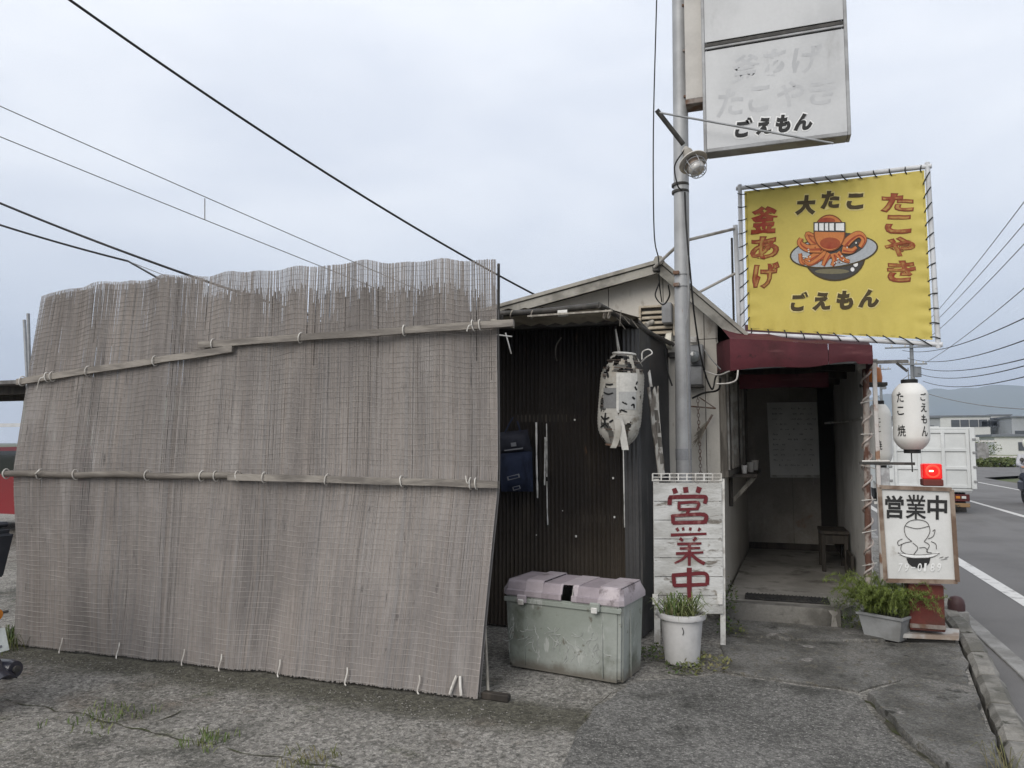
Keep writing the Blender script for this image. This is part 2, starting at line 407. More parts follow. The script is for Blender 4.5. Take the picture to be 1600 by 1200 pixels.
g2 = grit(2600, pl2, .002, .006, 'fine_grit', m_grit); tag(g2, 'fine grit scattered over the forecourt concrete', 'grit')

# ------------------------------------------------------------------ hills far off, haze added last
m_hill = M('forest_hill', (.035, .055, .03), .95, (.055, .07, .035), .004, .4, .6, .1, .02)
def hill(name, x0, x1, dist, prof, depth):
    mb = MB(); k = 90; rows = 7; vs = []
    for j in range(rows):
        f = j / (rows - 1)
        for i in range(k + 1):
            s = i / k; x = lerp(x0, x1, s); h = 0
            for q in range(len(prof) - 1):
                if prof[q][0] <= s <= prof[q + 1][0]:
                    t = (s - prof[q][0]) / (prof[q + 1][0] - prof[q][0]); t = t * t * (3 - 2 * t); h = lerp(prof[q][1], prof[q + 1][1], t)
            h *= 1 + .10 * noise.noise(Vector((x * .004, 3.1, j * .3))) + .05 * noise.noise(Vector((x * .02, j * .5, 1)))
            y = dist + (f - .5) * depth; z = h * sin(min(1, f * 1.6) * pi / 2) * (1 if f < .63 else 1 - (f - .63) * 1.2) + (40 * noise.noise(Vector((x * .006, f * 3, 7))) if 0 < f < 1 else 0) * .8
            vs.append(Vector((x, y, z - .3)))
    n = k + 1
    mb.add(vs, [(j * n + i, j * n + i + 1, (j + 1) * n + i + 1, (j + 1) * n + i) for j in range(rows - 1) for i in range(k)])
    return struct(mb.build(name, m_hill, smooth=80))
hill('hill', 250, 2600, 3500, [(0, 150), (.10, 215), (.18, 232), (.27, 226), (.36, 250), (.6, 270), (.8, 300), (1, 260)], 900)
hill('hill', -900, 1200, 4600, [(0, 130), (.3, 170), (.55, 200), (.8, 230), (1, 200)], 900)

# ================================================================== HOUSE
m_cream = M('cream_siding', (.50, .475, .43), .75, (.42, .395, .35), 1.2, .4, .6, .05, 40, .15, 50,
            stains=[((.24, .21, .17), 2.2, .60, .78, (3, 3, .5)), ((.33, .30, .26), 9, .62, .74, (1, 1, .4))])
m_trim = M('roof_trim', (.30, .285, .25), .7, (.16, .15, .13), 4, .45, .65, .08, 40)
m_roof = M('roof_sheet', (.16, .155, .15), .7, (.09, .085, .08), 4, .4, .6, .1, 60)
m_dark = M('dark_joint', (.03, .028, .025), .9)
house = thing('shop_house', 'low cream sided gabled house behind the grey pole', 'house', (-1.5, 8.5, 0))
PK = (-.89, 3.09)
def rz(u):      # roof underside line of the gable
    return PK[1] - .204 * (PK[0] - u) if u < PK[0] else PK[1] - .97 * (u - PK[0])
VF = 6.9
fr = [(-5.0, 0), (-.40, 0), (-.40, rz(-.40)), PK, (-5.0, rz(-5.0))]
mb = MB()
# front wall panels between joints, so that each siding board is its own piece
edges_u = [-5.0, -4.1, -3.2, -2.3, -1.4, -.885, -.52, -.40]
for i in range(len(edges_u) - 1):
    a, b = edges_u[i] + .0035, edges_u[i + 1] - .0035
    for z0, z1 in ((.0, 2.44), (2.447, None)):
        if z1 is None: pts = [(a, z0), (b, z0), (b, rz(b) - .01)] + ([PK] if a < PK[0] < b else []) + [(a, rz(a) - .01)]
        else: pts = [(a, z0), (b, z0), (b, min(z1, rz(b) - .01)), (a, z1)]
        if min(q[1] for q in pts[2:]) <= z0 + .01 and z1 is None: continue
        MB().prism([(u, VF, z) for u, z in pts], (0, .02, 0)).build('siding_board', m_cream, house)
MB().prism([(u, VF + .02, z) for u, z in [(-5.0, 0), (-.42, 0), (-.42, rz(-.42) - .03), (PK[0], PK[1] - .03), (-5.0, rz(-5) - .03)]], (0, .05, 0)).build('wall_core', m_dark, house)
# right-hand side wall of the house (left wall of the entrance)
SL = lambda v: -.40 + .042 * (v - 6.9)
for i in range(4):
    v0 = 6.926 + i * .83; v1 = v0 + .824
    MB().prism([(SL(v0), v0, 0), (SL(v1), v1, 0), (SL(v1), v1, 2.42), (SL(v0), v0, 2.42)], (-.05, 0, 0)).build('side_wall_board', m_cream, house)
MB().prism([(-5, 10.6, 0), (-.3, 10.6, 0), (-.3, 10.6, 2.5), (PK[0], 10.6, PK[1]), (-5, 10.6, rz(-5))], (0, .05, 0)).build('rear_wall', m_cream, house)
MB().prism([(-5, 6.97, 0), (-5, 10.6, 0), (-5, 10.6, 2.2), (-5, 6.97, 2.2)], (.05, 0, 0)).build('end_wall', m_cream, house)
# roof slopes with barge boards
def roof_side(u0, z0, u1, z1):
    d = Vector((u1 - u0, 0, z1 - z0)).normalized(); nn = Vector((-d.z, 0, d.x)); nn = nn if nn.z > 0 else -nn
    a = Vector((u0, 6.72, z0 + .01)); b = Vector((u1, 6.72, z1 + .01))
    r = MB().prism([a, b, b + nn * .05, a + nn * .05], (0, 4.1, 0)).build('roof_slope', m_roof, house)
    MB().prism([a - nn * .055 - Vector((0, .025, 0)), b - nn * .055 - Vector((0, .025, 0)), b + nn * .022 - Vector((0, .025, 0)), a + nn * .022 - Vector((0, .025, 0))], (0, .022, 0)).build('barge_board', m_trim, r)
    MB().prism([a + nn * .03 - Vector((0, .045, 0)), b + nn * .03 - Vector((0, .045, 0)), b + nn * .062 - Vector((0, .045, 0)), a + nn * .062 - Vector((0, .045, 0))], (0, .075, 0)).build('edge_flashing', m_trim, r)
roof_side(PK[0], PK[1], -5.1, rz(-5.1)); roof_side(PK[0], PK[1], -.17, rz(-.17))
MB().tube([(PK[0], 6.66, PK[1] + .06), (PK[0], 10.8, PK[1] + .06)], .045, 8).build('ridge_cap', m_trim, house, smooth=50)
# louvred vent on the gable
m_lv = M('louvre_plastic', (.44, .39, .31), .6, (.33, .28, .21), 12, .4, .6, .08, 60)
vent = MB().box((-.94, VF - .012, 2.62), (.30, .03, .26), .004).build('vent', m_dark, house)
for k in range(5):
    MB().box((-.94, VF - .035, 2.52 + k * .048), (.28, .05, .012), .002, Matrix.Rotation(radians(38), 3, 'X')).build('slat', m_lv, vent)
for sx in (-.155, .155): MB().box((-.94 + sx, VF - .03, 2.62), (.02, .05, .28), .003).build('vent_frame', m_lv, vent)
MB().box((-.94, VF - .03, 2.765), (.33, .05, .02), .003).build('vent_frame', m_lv, vent)

# ------------------------------------------------------------------ entrance: lean-to passage right of the house
m_plast = M('passage_panel', (.62, .61, .585), .8, (.50, .49, .465), 1.6, .4, .62, .05, 40, .1, 30, stains=[((.14, .13, .11), 2.0, .60, .78, (2, 2, .5)), ((.10, .08, .06), 8, .64, .74, (1, 1, .5))])
m_ply = M('aged_plywood', (.31, .285, .25), .8, (.22, .202, .178), 2.0, .38, .62, .12, 40, .2, 30, stains=[((.35, .325, .285), 3, .58, .72, (3, 3, .6)), ((.22, .13, .10), 2.2, .62, .74, (1, 1, 1))])
m_dwood = M('dark_wood', (.05, .042, .034), .7, (.028, .024, .02), 3, .4, .6, .15, 30, .2, 30, stretch=(6, 6, 1))
entry = thing('entrance_passage', 'roofed entrance passage with grey side panel and dark back wall', 'entrance', (.2, 8.5, 0))
FZ = .15
fl = MB().prism([(-.38, 6.62, -.02), (.50, 6.60, -.02), (.60, 6.78, -.02), (.84, 7.2, -.02), (.84, 10.3, -.02), (-.25, 10.3, -.02)], (0, 0, FZ + .02)).build('passage_floor', M('passage_concrete', (.27, .255, .232), .85, (.19, .18, .162), 2.2, .4, .62, .08, 60, .3, 80, stains=[((.095, .088, .076), 3, .52, .68, (1, 1, 1)), ((.32, .305, .28), 6, .60, .72, (1, 1, 1))]), entry)
# chipped nosing of the step
mb = MB(); P = []
for i in range(19):
    u = lerp(-.40, .52, i / 18); d = .012 * noise.noise(Vector((u * 9, 2, 0))) + (.03 if i > 15 and i % 2 else 0)
    P.append([(u, 6.585 + d, 0.0), (u, 6.575 + d, FZ - .04 + .01 * noise.noise(Vector((u * 7, 5, 1)))), (u, 6.60 + d, FZ + .012), (u, 6.72, FZ + .008)])
vs = [q for r in P for q in r]
mb.add(vs, [(i * 4 + k, i * 4 + k + 1, (i + 1) * 4 + k + 1, (i + 1) * 4 + k) for i in range(18) for k in range(3)] + [(0, 1, 2, 3), (72, 73, 74, 75)])
mb.build('step_edge', M('step_concrete', (.155, .147, .132), .9, (.085, .08, .07), 4, .4, .6, .12, 60, .6, 70, stains=[((.06, .055, .047), 5, .56, .68, (1, 1, 1))]), entry, smooth=35)
for i in range(3):      # right-hand panels, lower edge broken away
    v0 = 7.12 + i * 1.02; v1 = v0 + 1.012
    MB().prism([(.80, v0, .05 if i else .30), (.80, v1, .05), (.80, v1, 2.25), (.80, v0, 2.25)], (.03, 0, 0)).build('side_panel', m_plast, entry)
for i, (a, b) in enumerate(((-.30, .29), (.293, .84))):
    MB().box(((a + b) / 2, 10.16, 1.2), (b - a, .03, 2.1), .003).build('back_panel', m_ply, entry)
MB().box((.27, 10.20, 1.25), (1.25, .03, 2.3)).build('back_wall_core', m_dark, entry)
MB().box((.27, 10.13, .19), (1.05, .03, .08), .004).build('skirting', m_dwood, entry)
MB().box((.76, 9.0, .32), (.03, 1.9, .14), .004).build('skirting', m_dwood, entry)
MB().prism([(-.5, 6.96, 2.36), (.86, 6.96, 2.24), (.86, 10.4, 2.28), (-.5, 10.4, 2.40)], (0, 0, .04)).build('passage_roof', m_dwood, entry)
for v in (7.6, 8.4, 9.2, 10.0): MB().beam((-.32, v, 2.30), (.80, v, 2.20), .05, .07).build('rafter', m_dwood, entry)
MB().box((.70, 10.05, 1.25), (.18, .02, 1.9), .002).build('door_slot', m_dark, entry)
MB().tube([(.62, 9.0, 1.72), (.80, 8.2, 1.72), (.80, 7.2, 1.72)], .012, 6).build('grab_rail', M('worn_white', (.55, .54, .51), .6, (.36, .34, .31), 12, .45, .65, .06), entry, smooth=60)
m_ww = MATS['worn_white']

# notice sheet with rows of faint handwriting
nplane = Plane((0, 10.135, 0), (1, 10.135, 0), (0, 10.135, 1))
notice = thing('notice_board', 'pale handwritten menu sheet on the back wall of the passage', 'notice', (.3, 10.1, 1.0))
m_paper = M('aged_paper', (.70, .70, .675), .8, (.60, .60, .575), 2.5, .4, .6, .04, 60)
m_ink = M('faint_ink', (.30, .30, .30), .8)
P = [nplane.px(x, y, .008) for x, y in ((1198, 629), (1276, 628), (1283, 746), (1204, 746))]
MB().prism([P[3], P[2], P[1], P[0]], (0, .010, 0)).build('sheet', m_paper, notice)
mb = MB()
for r in range(12):
    y = 638 + r * 8.0; x = 1206 + r * .3
    while x < 1270:
        wl = R_(3, 9)
        if random.random() < .8:
            for q in range(int(wl // 2)):
                xx = x + q * 2.1; print_poly(mb, nplane, [(xx, y + R_(-1.2, 1)), (xx + 1.5, y + R_(-1.2, 1)), (xx + 1.4, y + R_(1.0, 2.2)), (xx + .2, y + R_(1.0, 2.2))], .011)
        x += wl + R_(1.5, 6)
tag(mb.build('handwriting', m_ink, notice), kind='stuff')
MB().poly([nplane.px(x, y, .012) for x, y in ((1205, 742), (1281, 742), (1281.5, 745.5), (1205, 745.5))]).build('sheet_edge', m_ww, notice)

# window lattice on the house wall inside the passage, with counter below
win = thing('serving_window', 'weathered wooden serving window with pale bars beside the entrance', 'window', (-.36, 7.9, 1.2))
m_owood = M('old_grey_wood', (.16, .145, .125), .85, (.09, .08, .068), 4, .4, .6, .15, 20, .3, 30, stretch=(5, 5, .7))
m_pale = M('pale_wood', (.34, .315, .27), .8, (.22, .20, .17), 5, .4, .6, .12, 25, .2, 30, stretch=(5, 5, .7))
m_glass = M('dusty_glass', (.05, .052, .05), .35, (.11, .11, .105), 3, .45, .7, .05, spec=.5)
m_pw = M('window_bars', (.46, .44, .40), .75, (.30, .27, .23), 8, .4, .6, .08, 40)
SW = lambda v, d=0: SL(v) + d
MB().prism([(SW(6.98, .012), 6.98, 1.24), (SW(9.6, .012), 9.6, 1.24), (SW(9.6, .012), 9.6, 2.14), (SW(6.98, .012), 6.98, 2.14)], (-.008, 0, 0)).build('pane', m_glass, win)
MB().prism([(SW(6.97, .014), 6.97, 1.24), (SW(7.24, .014), 7.24, 1.24), (SW(7.24, .014), 7.24, 2.14), (SW(6.97, .014), 6.97, 2.14)], (.012, 0, 0)).build('window_board', m_owood, win)
for v in (6.94, 7.25, 8.3, 9.62): MB().box((SW(v, .03), v, 1.70), (.06, .07, 1.02), .006).build('window_post', m_owood, win)
for z in (1.22, 2.17): MB().beam((SW(6.9, .032), 6.9, z), (SW(9.66, .032), 9.66, z), .07, .055).build('window_rail', m_owood, win)
for v in (7.07, 7.50, 7.78, 8.06, 8.6, 9.0): MB().box((SW(v, .055), v, 1.70), (.024, .05, .90), .004).build('window_bar', m_pw, win)
shelf = thing('counter_shelf', 'small wooden counter shelf on a strut below the serving window', 'shelf', (-.25, 8.3, 1.1))
MB().prism([(SW(7.35, .005), 7.35, 1.17), (-.10, 7.5, 1.17), (-.08, 9.0, 1.17), (SW(9.0, .005), 9.0, 1.17)], (0, 0, .03)).build('board', m_dwood, shelf)
MB().beam((SW(7.7, .01), 7.7, .90), (-.13, 7.6, 1.165), .03, .035).build('strut', m_pale, shelf)
MB().box((SW(7.62, .02), 7.62, 1.02), (.035, .05, .28), .004).build('cleat', m_dwood, shelf)
for k, (u, v, r, h) in enumerate(((-.22, 7.65, .03, .08), (-.17, 8.05, .04, .10), (-.14, 8.6, .045, .11))):
    o = MB().lathe([(r * .75, 0), (r, h * .9), (r, h), (r * .8, h * .96)], (u, v, 1.201), 14).build('cup', M('cup_%d' % k, [(.45, .44, .42), (.30, .29, .27), (.52, .50, .46)][k], .4, None, fine=.05), base=(u, v, 1.2), smooth=40)
    tag(o, ['slim pale cup on the counter shelf nearest the window post', 'grey cup in the middle of the counter shelf', 'wide cream cup at the far end of the counter shelf'][k], 'cup')
box = MB().box((.64, 8.75, .56), (.28, .52, .035), .006).build('seat_board', m_dwood, parent=thing('wooden_bench', 'dark wooden bench seat against the grey passage panel', 'bench', (.64, 8.75, FZ)))
bench = box.parent
for du, dv in ((-.11, -.22), (.11, -.22), (-.11, .22), (.11, .22)): MB().box((.64 + du, 8.75 + dv, .35), (.04, .04, .39), .004).build('leg', m_dwood, bench)
for dv in (-.22, .22): MB().box((.64, 8.75 + dv, .49), (.22, .03, .09), .004).build('apron', m_dwood, bench)
m_mat = M('rubber_mat', (.02, .02, .02), .9, (.035, .033, .03), 20, .4, .6, .2, 90, .5, 120)
dm = MB()
dm.box((.12, 6.93, FZ + .009), (.68, .22, .014), .004)
for k in range(22): dm.box((-.20 + k * .031, 6.93, FZ + .019), (.010, .20, .008))
tag(dm.build('door_mat', m_mat, base=(.12, 6.93, FZ)), 'narrow black ribbed mat on the entrance step', 'mat')

# ------------------------------------------------------------------ maroon awning
m_mar = M('maroon_canvas', (.082, .016, .022), .8, (.056, .012, .016), 2.2, .38, .62, .10, 60, .25, 14,
          stains=[((.045, .010, .012), 2.2, .54, .70, (1, 1, .5)), ((.115, .042, .044), 3.5, .56, .74, (.5, 1, 3)), ((.03, .009, .010), 12, .60, .70, (1, 1, 1))])
awn = thing('maroon_awning', 'faded maroon fabric awning over the entrance under the yellow sign', 'awning', (.25, 6.6, 2.1))
def cloth(fn, nu, nv, name, parent, mat=m_mar):
    mb = MB(); mb.add([fn(i / nu, j / nv) for j in range(nv + 1) for i in range(nu + 1)], [(j * (nu + 1) + i, j * (nu + 1) + i + 1, (j + 1) * (nu + 1) + i + 1, (j + 1) * (nu + 1) + i) for j in range(nv) for i in range(nu)])
    return mb.build(name, mat, parent, smooth=60)
def wob(p, a=.02): return Vector(p) + Vector((0, a * noise.noise(Vector(p) * 5), a * .6 * noise.noise(Vector(p) * 4 + Vector((5, 5, 5)))))
AL, AR = Vector((-.27, 6.3, 0)), Vector((.79, 6.3, 0))
def zt(s): return lerp(2.355, 2.255, s)
def zb(s): return 2.095 + .03 * s + .012 * sin(s * 9) - (.02 if s > .9 else 0)
for a, b in ((0, .70), (.703, 1)):
    cloth(lambda s, t, a=a, b=b: wob((lerp(AL.x, AR.x, lerp(a, b, s)), 6.3 - .02 * (1 - t) * sin(t * 3), lerp(zb(lerp(a, b, s)), zt(lerp(a, b, s)), t))), 18, 5, 'front_valance', awn)
cloth(lambda s, t: wob((lerp(-.42, AL.x, s), lerp(6.93, 6.302, s), lerp(lerp(2.12, zb(0), s), lerp(2.40, zt(0), s), t))), 8, 4, 'side_valance', awn)
cloth(lambda s, t: wob((lerp(.79, .80, s), lerp(6.302, 7.1, s), lerp(lerp(zb(1), 2.05, s), lerp(zt(1), 2.28, s), t))), 8, 4, 'side_valance', awn)
cloth(lambda s, t: wob((lerp(lerp(AL.x, AR.x, s), lerp(-.42, .84, s), t), lerp(6.3, 7.02, t), lerp(zt(s), lerp(2.62, 2.40, s), t) - .03 * sin(pi * t) * abs(sin(s * 9)))), 18, 8, 'canopy', awn)
cloth(lambda s, t: wob((lerp(-.24, .55, s), 7.4, lerp(2.02, 2.15, t))), 14, 3, 'inner_flap', awn)
cloth(lambda s, t: wob((lerp(-.41, -.40, s), lerp(6.88, 6.60, s), lerp(2.38, 2.66 - .26 * s, t))), 4, 4, 'upper_gusset', awn)
m_pipe = M('galvanised_pipe', (.33, .34, .35), .5, (.24, .245, .25), 5, .4, .6, .06, 50, metal=.25)
MB().tube([(-.26, 6.33, 2.11), (.78, 6.33, 2.14)], .014, 8).build('awning_rail', m_pipe, awn, smooth=60)
for u in (-.25, .25, .77): MB().tube([(u, 6.33, 2.12), (u, 7.0, 2.22)], .012, 6).build('awning_arm', m_pipe, awn, smooth=60)

# ================================================================== SHED of corrugated sheets
m_corr = M('corrugated_dark', (.017, .0135, .011), .6, (.010, .008, .007), 1.6, .4, .6, .12, 40, .2, 60,
           stains=[((.045, .036, .027), 1.5, .54, .74, (2.2, 1, .6)), ((.08, .045, .026), 7, .66, .74, (2, 1, .4)), ((.13, .12, .105), 34, .70, .74, (1, 1, 1))], spec=.25, band=[(2, 0, .30, 1.2, (.055, .044, .033), .8, 2.2)])
shed = thing('corrugated_shed', 'dark rusty corrugated iron shed wall between reed screen and house', 'shed', (-3, 6.2, 0))
PER = .0345
def corr(u0, u1, z0, z1, v, parent, amp=.0085, name='corrugated_sheet', mat=None, path=None):
    n = int((u1 - u0) / PER * 6); mb = MB(); vs = []
    zr = [z0, lerp(z0, z1, .33), lerp(z0, z1, .66), z1]
    for z in zr:
        for i in range(n + 1):
            s = u0 + (u1 - u0) * i / n
            if path: p, nn = path(s)
            else: p, nn = Vector((s, v, 0)), Vector((0, -1, 0))
            p = p + nn * (amp * cos(2 * pi * s / PER) + .012 * noise.noise(Vector((s * 2, z * 1.3, 4)))); vs.append(Vector((p.x, p.y, z)))
    k = n + 1
    mb.add(vs, [(j * k + i, j * k + i + 1, (j + 1) * k + i + 1, (j + 1) * k + i) for j in range(3) for i in range(n)])
    return mb.build(name, mat or m_corr, parent, smooth=70)
u = -5.3; i = 0
while u < -1.75:
    corr(u, u + .69, .02, 2.43, 5.80 + (.004 if i % 2 else 0), shed); u += .655; i += 1
corr(u, -1.02, .02, 2.43, 5.80 + .004, shed)
# bent sheet round the corner, flatter and greyer
m_bent = M('bent_grey_sheet', (.055, .053, .052), .5, (.035, .034, .034), 1.8, .4, .6, .1, 40, .15, 50, stains=[((.09, .085, .08), 4, .6, .72, (3, 3, .4)), ((.075, .04, .025), 8, .66, .74, (1, 1, .4))], spec=.4)
def bend(s):
    L1 = .07
    if s < L1: return Vector((-1.06 + s, 5.775, 0)), Vector((0, -1, 0))
    q = min(1, (s - L1) / .09); a = q * radians(80)
    if q < 1: return Vector((-.99 + .06 * sin(a), 5.775 + .06 * (1 - cos(a)), 0)), Vector((sin(a), -cos(a), 0))
    d = s - L1 - .09; return Vector((-.93 + .085 * d, 5.825 + d, 0)), Vector((1, -.1, 0))
corr(0, 1.2, .02, 2.40, 0, shed, .004, 'corner_sheet', m_bent, bend)
MB().prism([(-5.35, 5.78, 2.45), (-.94, 5.78, 2.45), (-.90, 6.88, 2.40), (-5.35, 6.88, 2.40)], (0, 0, .03)).build('shed_roof', m_roof, shed)
for z in (.9, 1.7): MB().box((-3.15, 5.83, z), (4.3, .04, .06)).build('shed_rail', m_dwood, shed)
# white paint drips that ran down the sheets
m_drip = M('white_paint', (.62, .61, .58), .6, (.42, .41, .38), 20, .45, .65, .05)
for pts, wd in (([(838, 660), (838.5, 720), (840, 778)], .016), ([(852, 683), (851.5, 720), (851, 758)], .012), ([(854, 662), (854.5, 700), (854.5, 745)], .008), ([(854.5, 752), (855, 790), (856, 820)], .010),
                ([(974, 705), (975, 760), (976, 824)], .009)):
    P = [onv(x, y, 5.774) for x, y in pts]
    MB().tube(curve_pts(P, 6), [wd / 2 * R_(.7, 1.2) for _ in range(13)], 5).build('paint_drip', m_drip, shed)
for x, y, r in ((898, 656, .012), (958, 747, .014), (960, 808, .013), (900, 838, .014), (879, 798, .007), (838, 836, .008)):
    p = onv(x, y, 5.783); MB().box(p, (r, .008, r * 1.2), .002).build('paint_spot', m_drip, shed)
P = [onv(x, y, 5.77) for x, y in ((877, 527), (869, 540), (868, 555), (870, 564))]
MB().tube(curve_pts(P, 5), .006, 5).build('torn_strip', m_owood, shed)

# canopy in front of the shed
can = thing('shed_canopy', 'sagging pale corrugated canopy with dark pipe edge above the shed wall', 'canopy', (-2.5, 5.4, 2.44))
m_poly = M('pale_corrugated_plastic', (.42, .38, .30), .6, (.28, .25, .19), 2, .4, .62, .08, 40, stains=[((.12, .10, .07), 2, .58, .74, (1, 1, 1))])
mb = MB(); n = 130; vs = []
for j in range(3):
    for i in range(n + 1):
        s = i / n; uu = lerp(-5.3, lerp(-1.07, -.86, j / 2), s); vv = lerp(5.10, 5.80, j / 2)
        vs.append(Vector((uu, vv, 2.475 + .010 * cos(s * 130 / 4 * 2 * pi) - .02 * sin(s * 14 + j) * .4)))
mb.add(vs, [(j * (n + 1) + i, j * (n + 1) + i + 1, (j + 1) * (n + 1) + i + 1, (j + 1) * (n + 1) + i) for j in range(2) for i in range(n)])
mb.build('canopy_sheet', m_poly, can, smooth=70)
m_blk = M('black_pipe', (.035, .033, .03), .6, (.06, .055, .05), 14, .45, .6, .1, 60)
MB().tube(curve_pts([(-5.3, 5.08, 2.47), (-3.5, 5.09, 2.455), (-1.88, 5.08, 2.45), (-1.5, 5.08, 2.452), (-1.10, 5.08, 2.468)], 6), .021, 8).build('front_pipe', m_blk, can, smooth=60)
MB().tube([(-1.10, 5.07, 2.468), (-1.0, 5.45, 2.43), (-.88, 6.2, 2.40), (-.80, 6.85, 2.40)], .022, 8).build('side_pipe', m_blk, can, smooth=60)
P = onv(880, 489, 5.08); MB().tube([P - Vector((.035, 0, 0)), P + Vector((.035, 0, 0))], .027, 10).build('white_tape', m_ww, can, smooth=50)
MB().beam((-1.62, 5.06, 2.415), (-1.0, 5.06, 2.42), .03, .012).build('edge_batten', m_pale, can)
for x in (800, 832, 945, 952): 
    P = onv(x, 491, 5.08); MB().tube([P + Vector((.03 * cos(t) * .3, .027 * sin(t), .03 * cos(t))) for t in [k * pi / 5 for k in range(11)]], .005, 5).build('rope_tie', M('old_rope', (.28, .25, .21), .9, (.16, .14, .12), 20), can)
for pts in ([(790, 520), (799, 553)], [(776, 523), (800, 526)]):
    MB().tube([onv(x, y, 5.0) for x, y in pts], .005, 5).build('rope_end', m_ww, can)
MB().tube(curve_pts([onv(x, y, 5.6) for x, y in ((962, 515), (964, 535), (967, 556))], 5), .006, 5).build('rope_end', m_ww, can)
for k in range(9):      # scraps of straw and wire at the canopy corner
    p = Vector((R_(-1.05, -.95), R_(5.1, 5.7), 2.44)); MB().tube([p, p + Vector((R_(-.06, .1), R_(-.05, .05), -R_(.02, .16)))], .003, 4).build('loose_straw', m_owood, can)
P = onv(1010, 508, 6.3)
MB().tube([P, P + Vector((.05, .05, .035))], [.026, .020], 8).build('pale_end_cap', m_pale, can, smooth=50)

# ================================================================== REED SCREEN
screen = thing('reed_screen', 'tall weathered grey reed screen lashed to wooden battens', 'screen', (-3.46, 4.15, 0))
UL, UR = -5.3, -1.63
LV = [(0.0, 4.08), (1.27, 4.00), (1.98, 4.08), (2.63, 4.15)]
RV = [(0.0, 4.11), (1.24, 4.46), (2.27, 4.43), (2.69, 4.42)]
TOPZ = [(0, 2.63), (.05, 2.665), (.145, 2.70), (.30, 2.72), (.44, 2.715), (.56, 2.715), (.71, 2.73), (.84, 2.71), (1, 2.69)]
def interp(T, s):
    for i in range(len(T) - 1):
        if s <= T[i + 1][0] or i == len(T) - 2:
            t = (s - T[i][0]) / (T[i + 1][0] - T[i][0]); return lerp(T[i][1], T[i + 1][1], max(-.2, min(1.2, t)))
def vrow(T, z):
    for i in range(3):
        if z <= T[i + 1][0] or i == 2:
            t = max(0, min(1.1, (z - T[i][0]) / (T[i + 1][0] - T[i][0]))); return lerp(T[i][1], T[i + 1][1], t)
def wav(s, z):
    u = s * 3.67
    low = max(0, 1 - abs(z - .55) / .7)
    a = .010 * sin(u * 9.1 + .6) + .008 * sin(u * 17.3 + 2) + .010 * noise.noise(Vector((u * 1.7, z * .6, 3)))
    b = .026 * sin(u * 6.3 + z * .9) + .016 * sin(u * 11.9 + 1.3 + z * 1.3)
    return a + b * low + (.012 * sin(u * 8 + 1) * max(0, z - 2.3) * 2.2)
def SP(s, z, d=0.0):
    v = lerp(vrow(LV, z), vrow(RV, z), s) + .035 * sin(pi * s) * max(0, 1 - z / 1.2) + wav(s, z) + d
    # the right-hand lower edge swings out towards the left at its foot
    return Vector((lerp(UL, UR, s), v, z))
def topz(s): return interp(TOPZ, s) + .010 * sin(s * 3.67 * 12.0) + .006 * sin(s * 3.67 * 23 + 1)
m_reed = M('weathered_reed', (.285, .258, .238), .9, (.235, .213, .198), 1.1, .36, .66, .08, 30, attr='tint',
           stains=[((.195, .177, .166), 1.5, .50, .74, (2.6, 2.6, .35)), ((.335, .31, .292), 1.6, .56, .78, (2, 2, .5)), ((.14, .127, .12), 6, .64, .71, (5, 5, .5))])
def reeds(s0, s1, step, r0, r1, top, bot, d, skip, name, fz, dark=1.0, tip=0.0):
    V = []; F = []; C = []; s = s0; i = 0
    while s < s1:
        st = step * R_(.75, 1.3) / 3.67
        g = noise.noise(Vector((s * 60, fz, 0)))
        r = R_(r0, r1); zt_ = top(s); zb_ = bot(s)
        if random.random() < skip(s): zt_ = min(zt_, R_(1.9, 2.5))
        if zt_ - zb_ > .05:
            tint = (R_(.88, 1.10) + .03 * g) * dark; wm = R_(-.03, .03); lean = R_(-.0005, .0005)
            k = 15; o = len(V)
            for j in range(k):
                z = lerp(zb_, zt_, j / (k - 1)); p = SP(s + lean * (j / k), z, d + R_(-.0015, .0015))
                rr = r * (1 - tip * max(0, min(1, (z - 2.36) / .22)))
                for dx, dy in ((-rr, 0), (0, -rr * .8), (rr, 0), (0, rr * .8)): V.append(p + Vector((dx, dy, 0)))
                tj = tint * R_(.93, 1.07); C += [(tj + wm, tj, tj - wm)] * 4
            for j in range(k - 1):
                for q in range(4): F.append((o + j * 4 + q, o + j * 4 + (q + 1) % 4, o + (j + 1) * 4 + (q + 1) % 4, o + (j + 1) * 4 + q))
        s += st; i += 1
    mb = MB(); mb.v = V; mb.f = F
    return tag(mb.build(name, m_reed, screen, cols=C), kind='stuff')
def front_skip(s):
    x = lerp(62, 775, s); k = .02
    if 478 < x < 545: k = .10
    if 352 < x < 372: k = .08
    if x > 745: k = .07
    return k
reeds(0, 1, .0052, .0027, .0036, lambda s: topz(s) + R_(-.003, .002), lambda s: .012 + R_(0, .012), 0, front_skip, 'front_reeds', 1, 1.0, .30)
def back_top(s):
    x = lerp(62, 775, s)
    if x < 340: return topz(s) - .006 - abs(random.gauss(0, .006))
    b = topz(s) - (.145 if x > 550 else .11)
    return b - abs(random.gauss(0, .035)) + (.05 if random.random() < .06 else 0) - (.22 * random.random() if random.random() < .25 else 0)
def back_skip(s):
    x = lerp(62, 775, s)
    if 486 < x < 548: return .62
    if x > 735: return .75
    if 228 < x < 250 or 440 < x < 452: return .45
    return .08
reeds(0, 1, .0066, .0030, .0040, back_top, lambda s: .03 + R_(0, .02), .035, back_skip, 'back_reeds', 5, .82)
def mid_top(s): return min(back_top(s) - .03, topz(s) - .05)
reeds(0, .97, .0085, .0035, .0045, lambda s: mid_top(s), lambda s: .05, .06, lambda s: back_skip(s) * .9, 'inner_reeds', 9, .8)
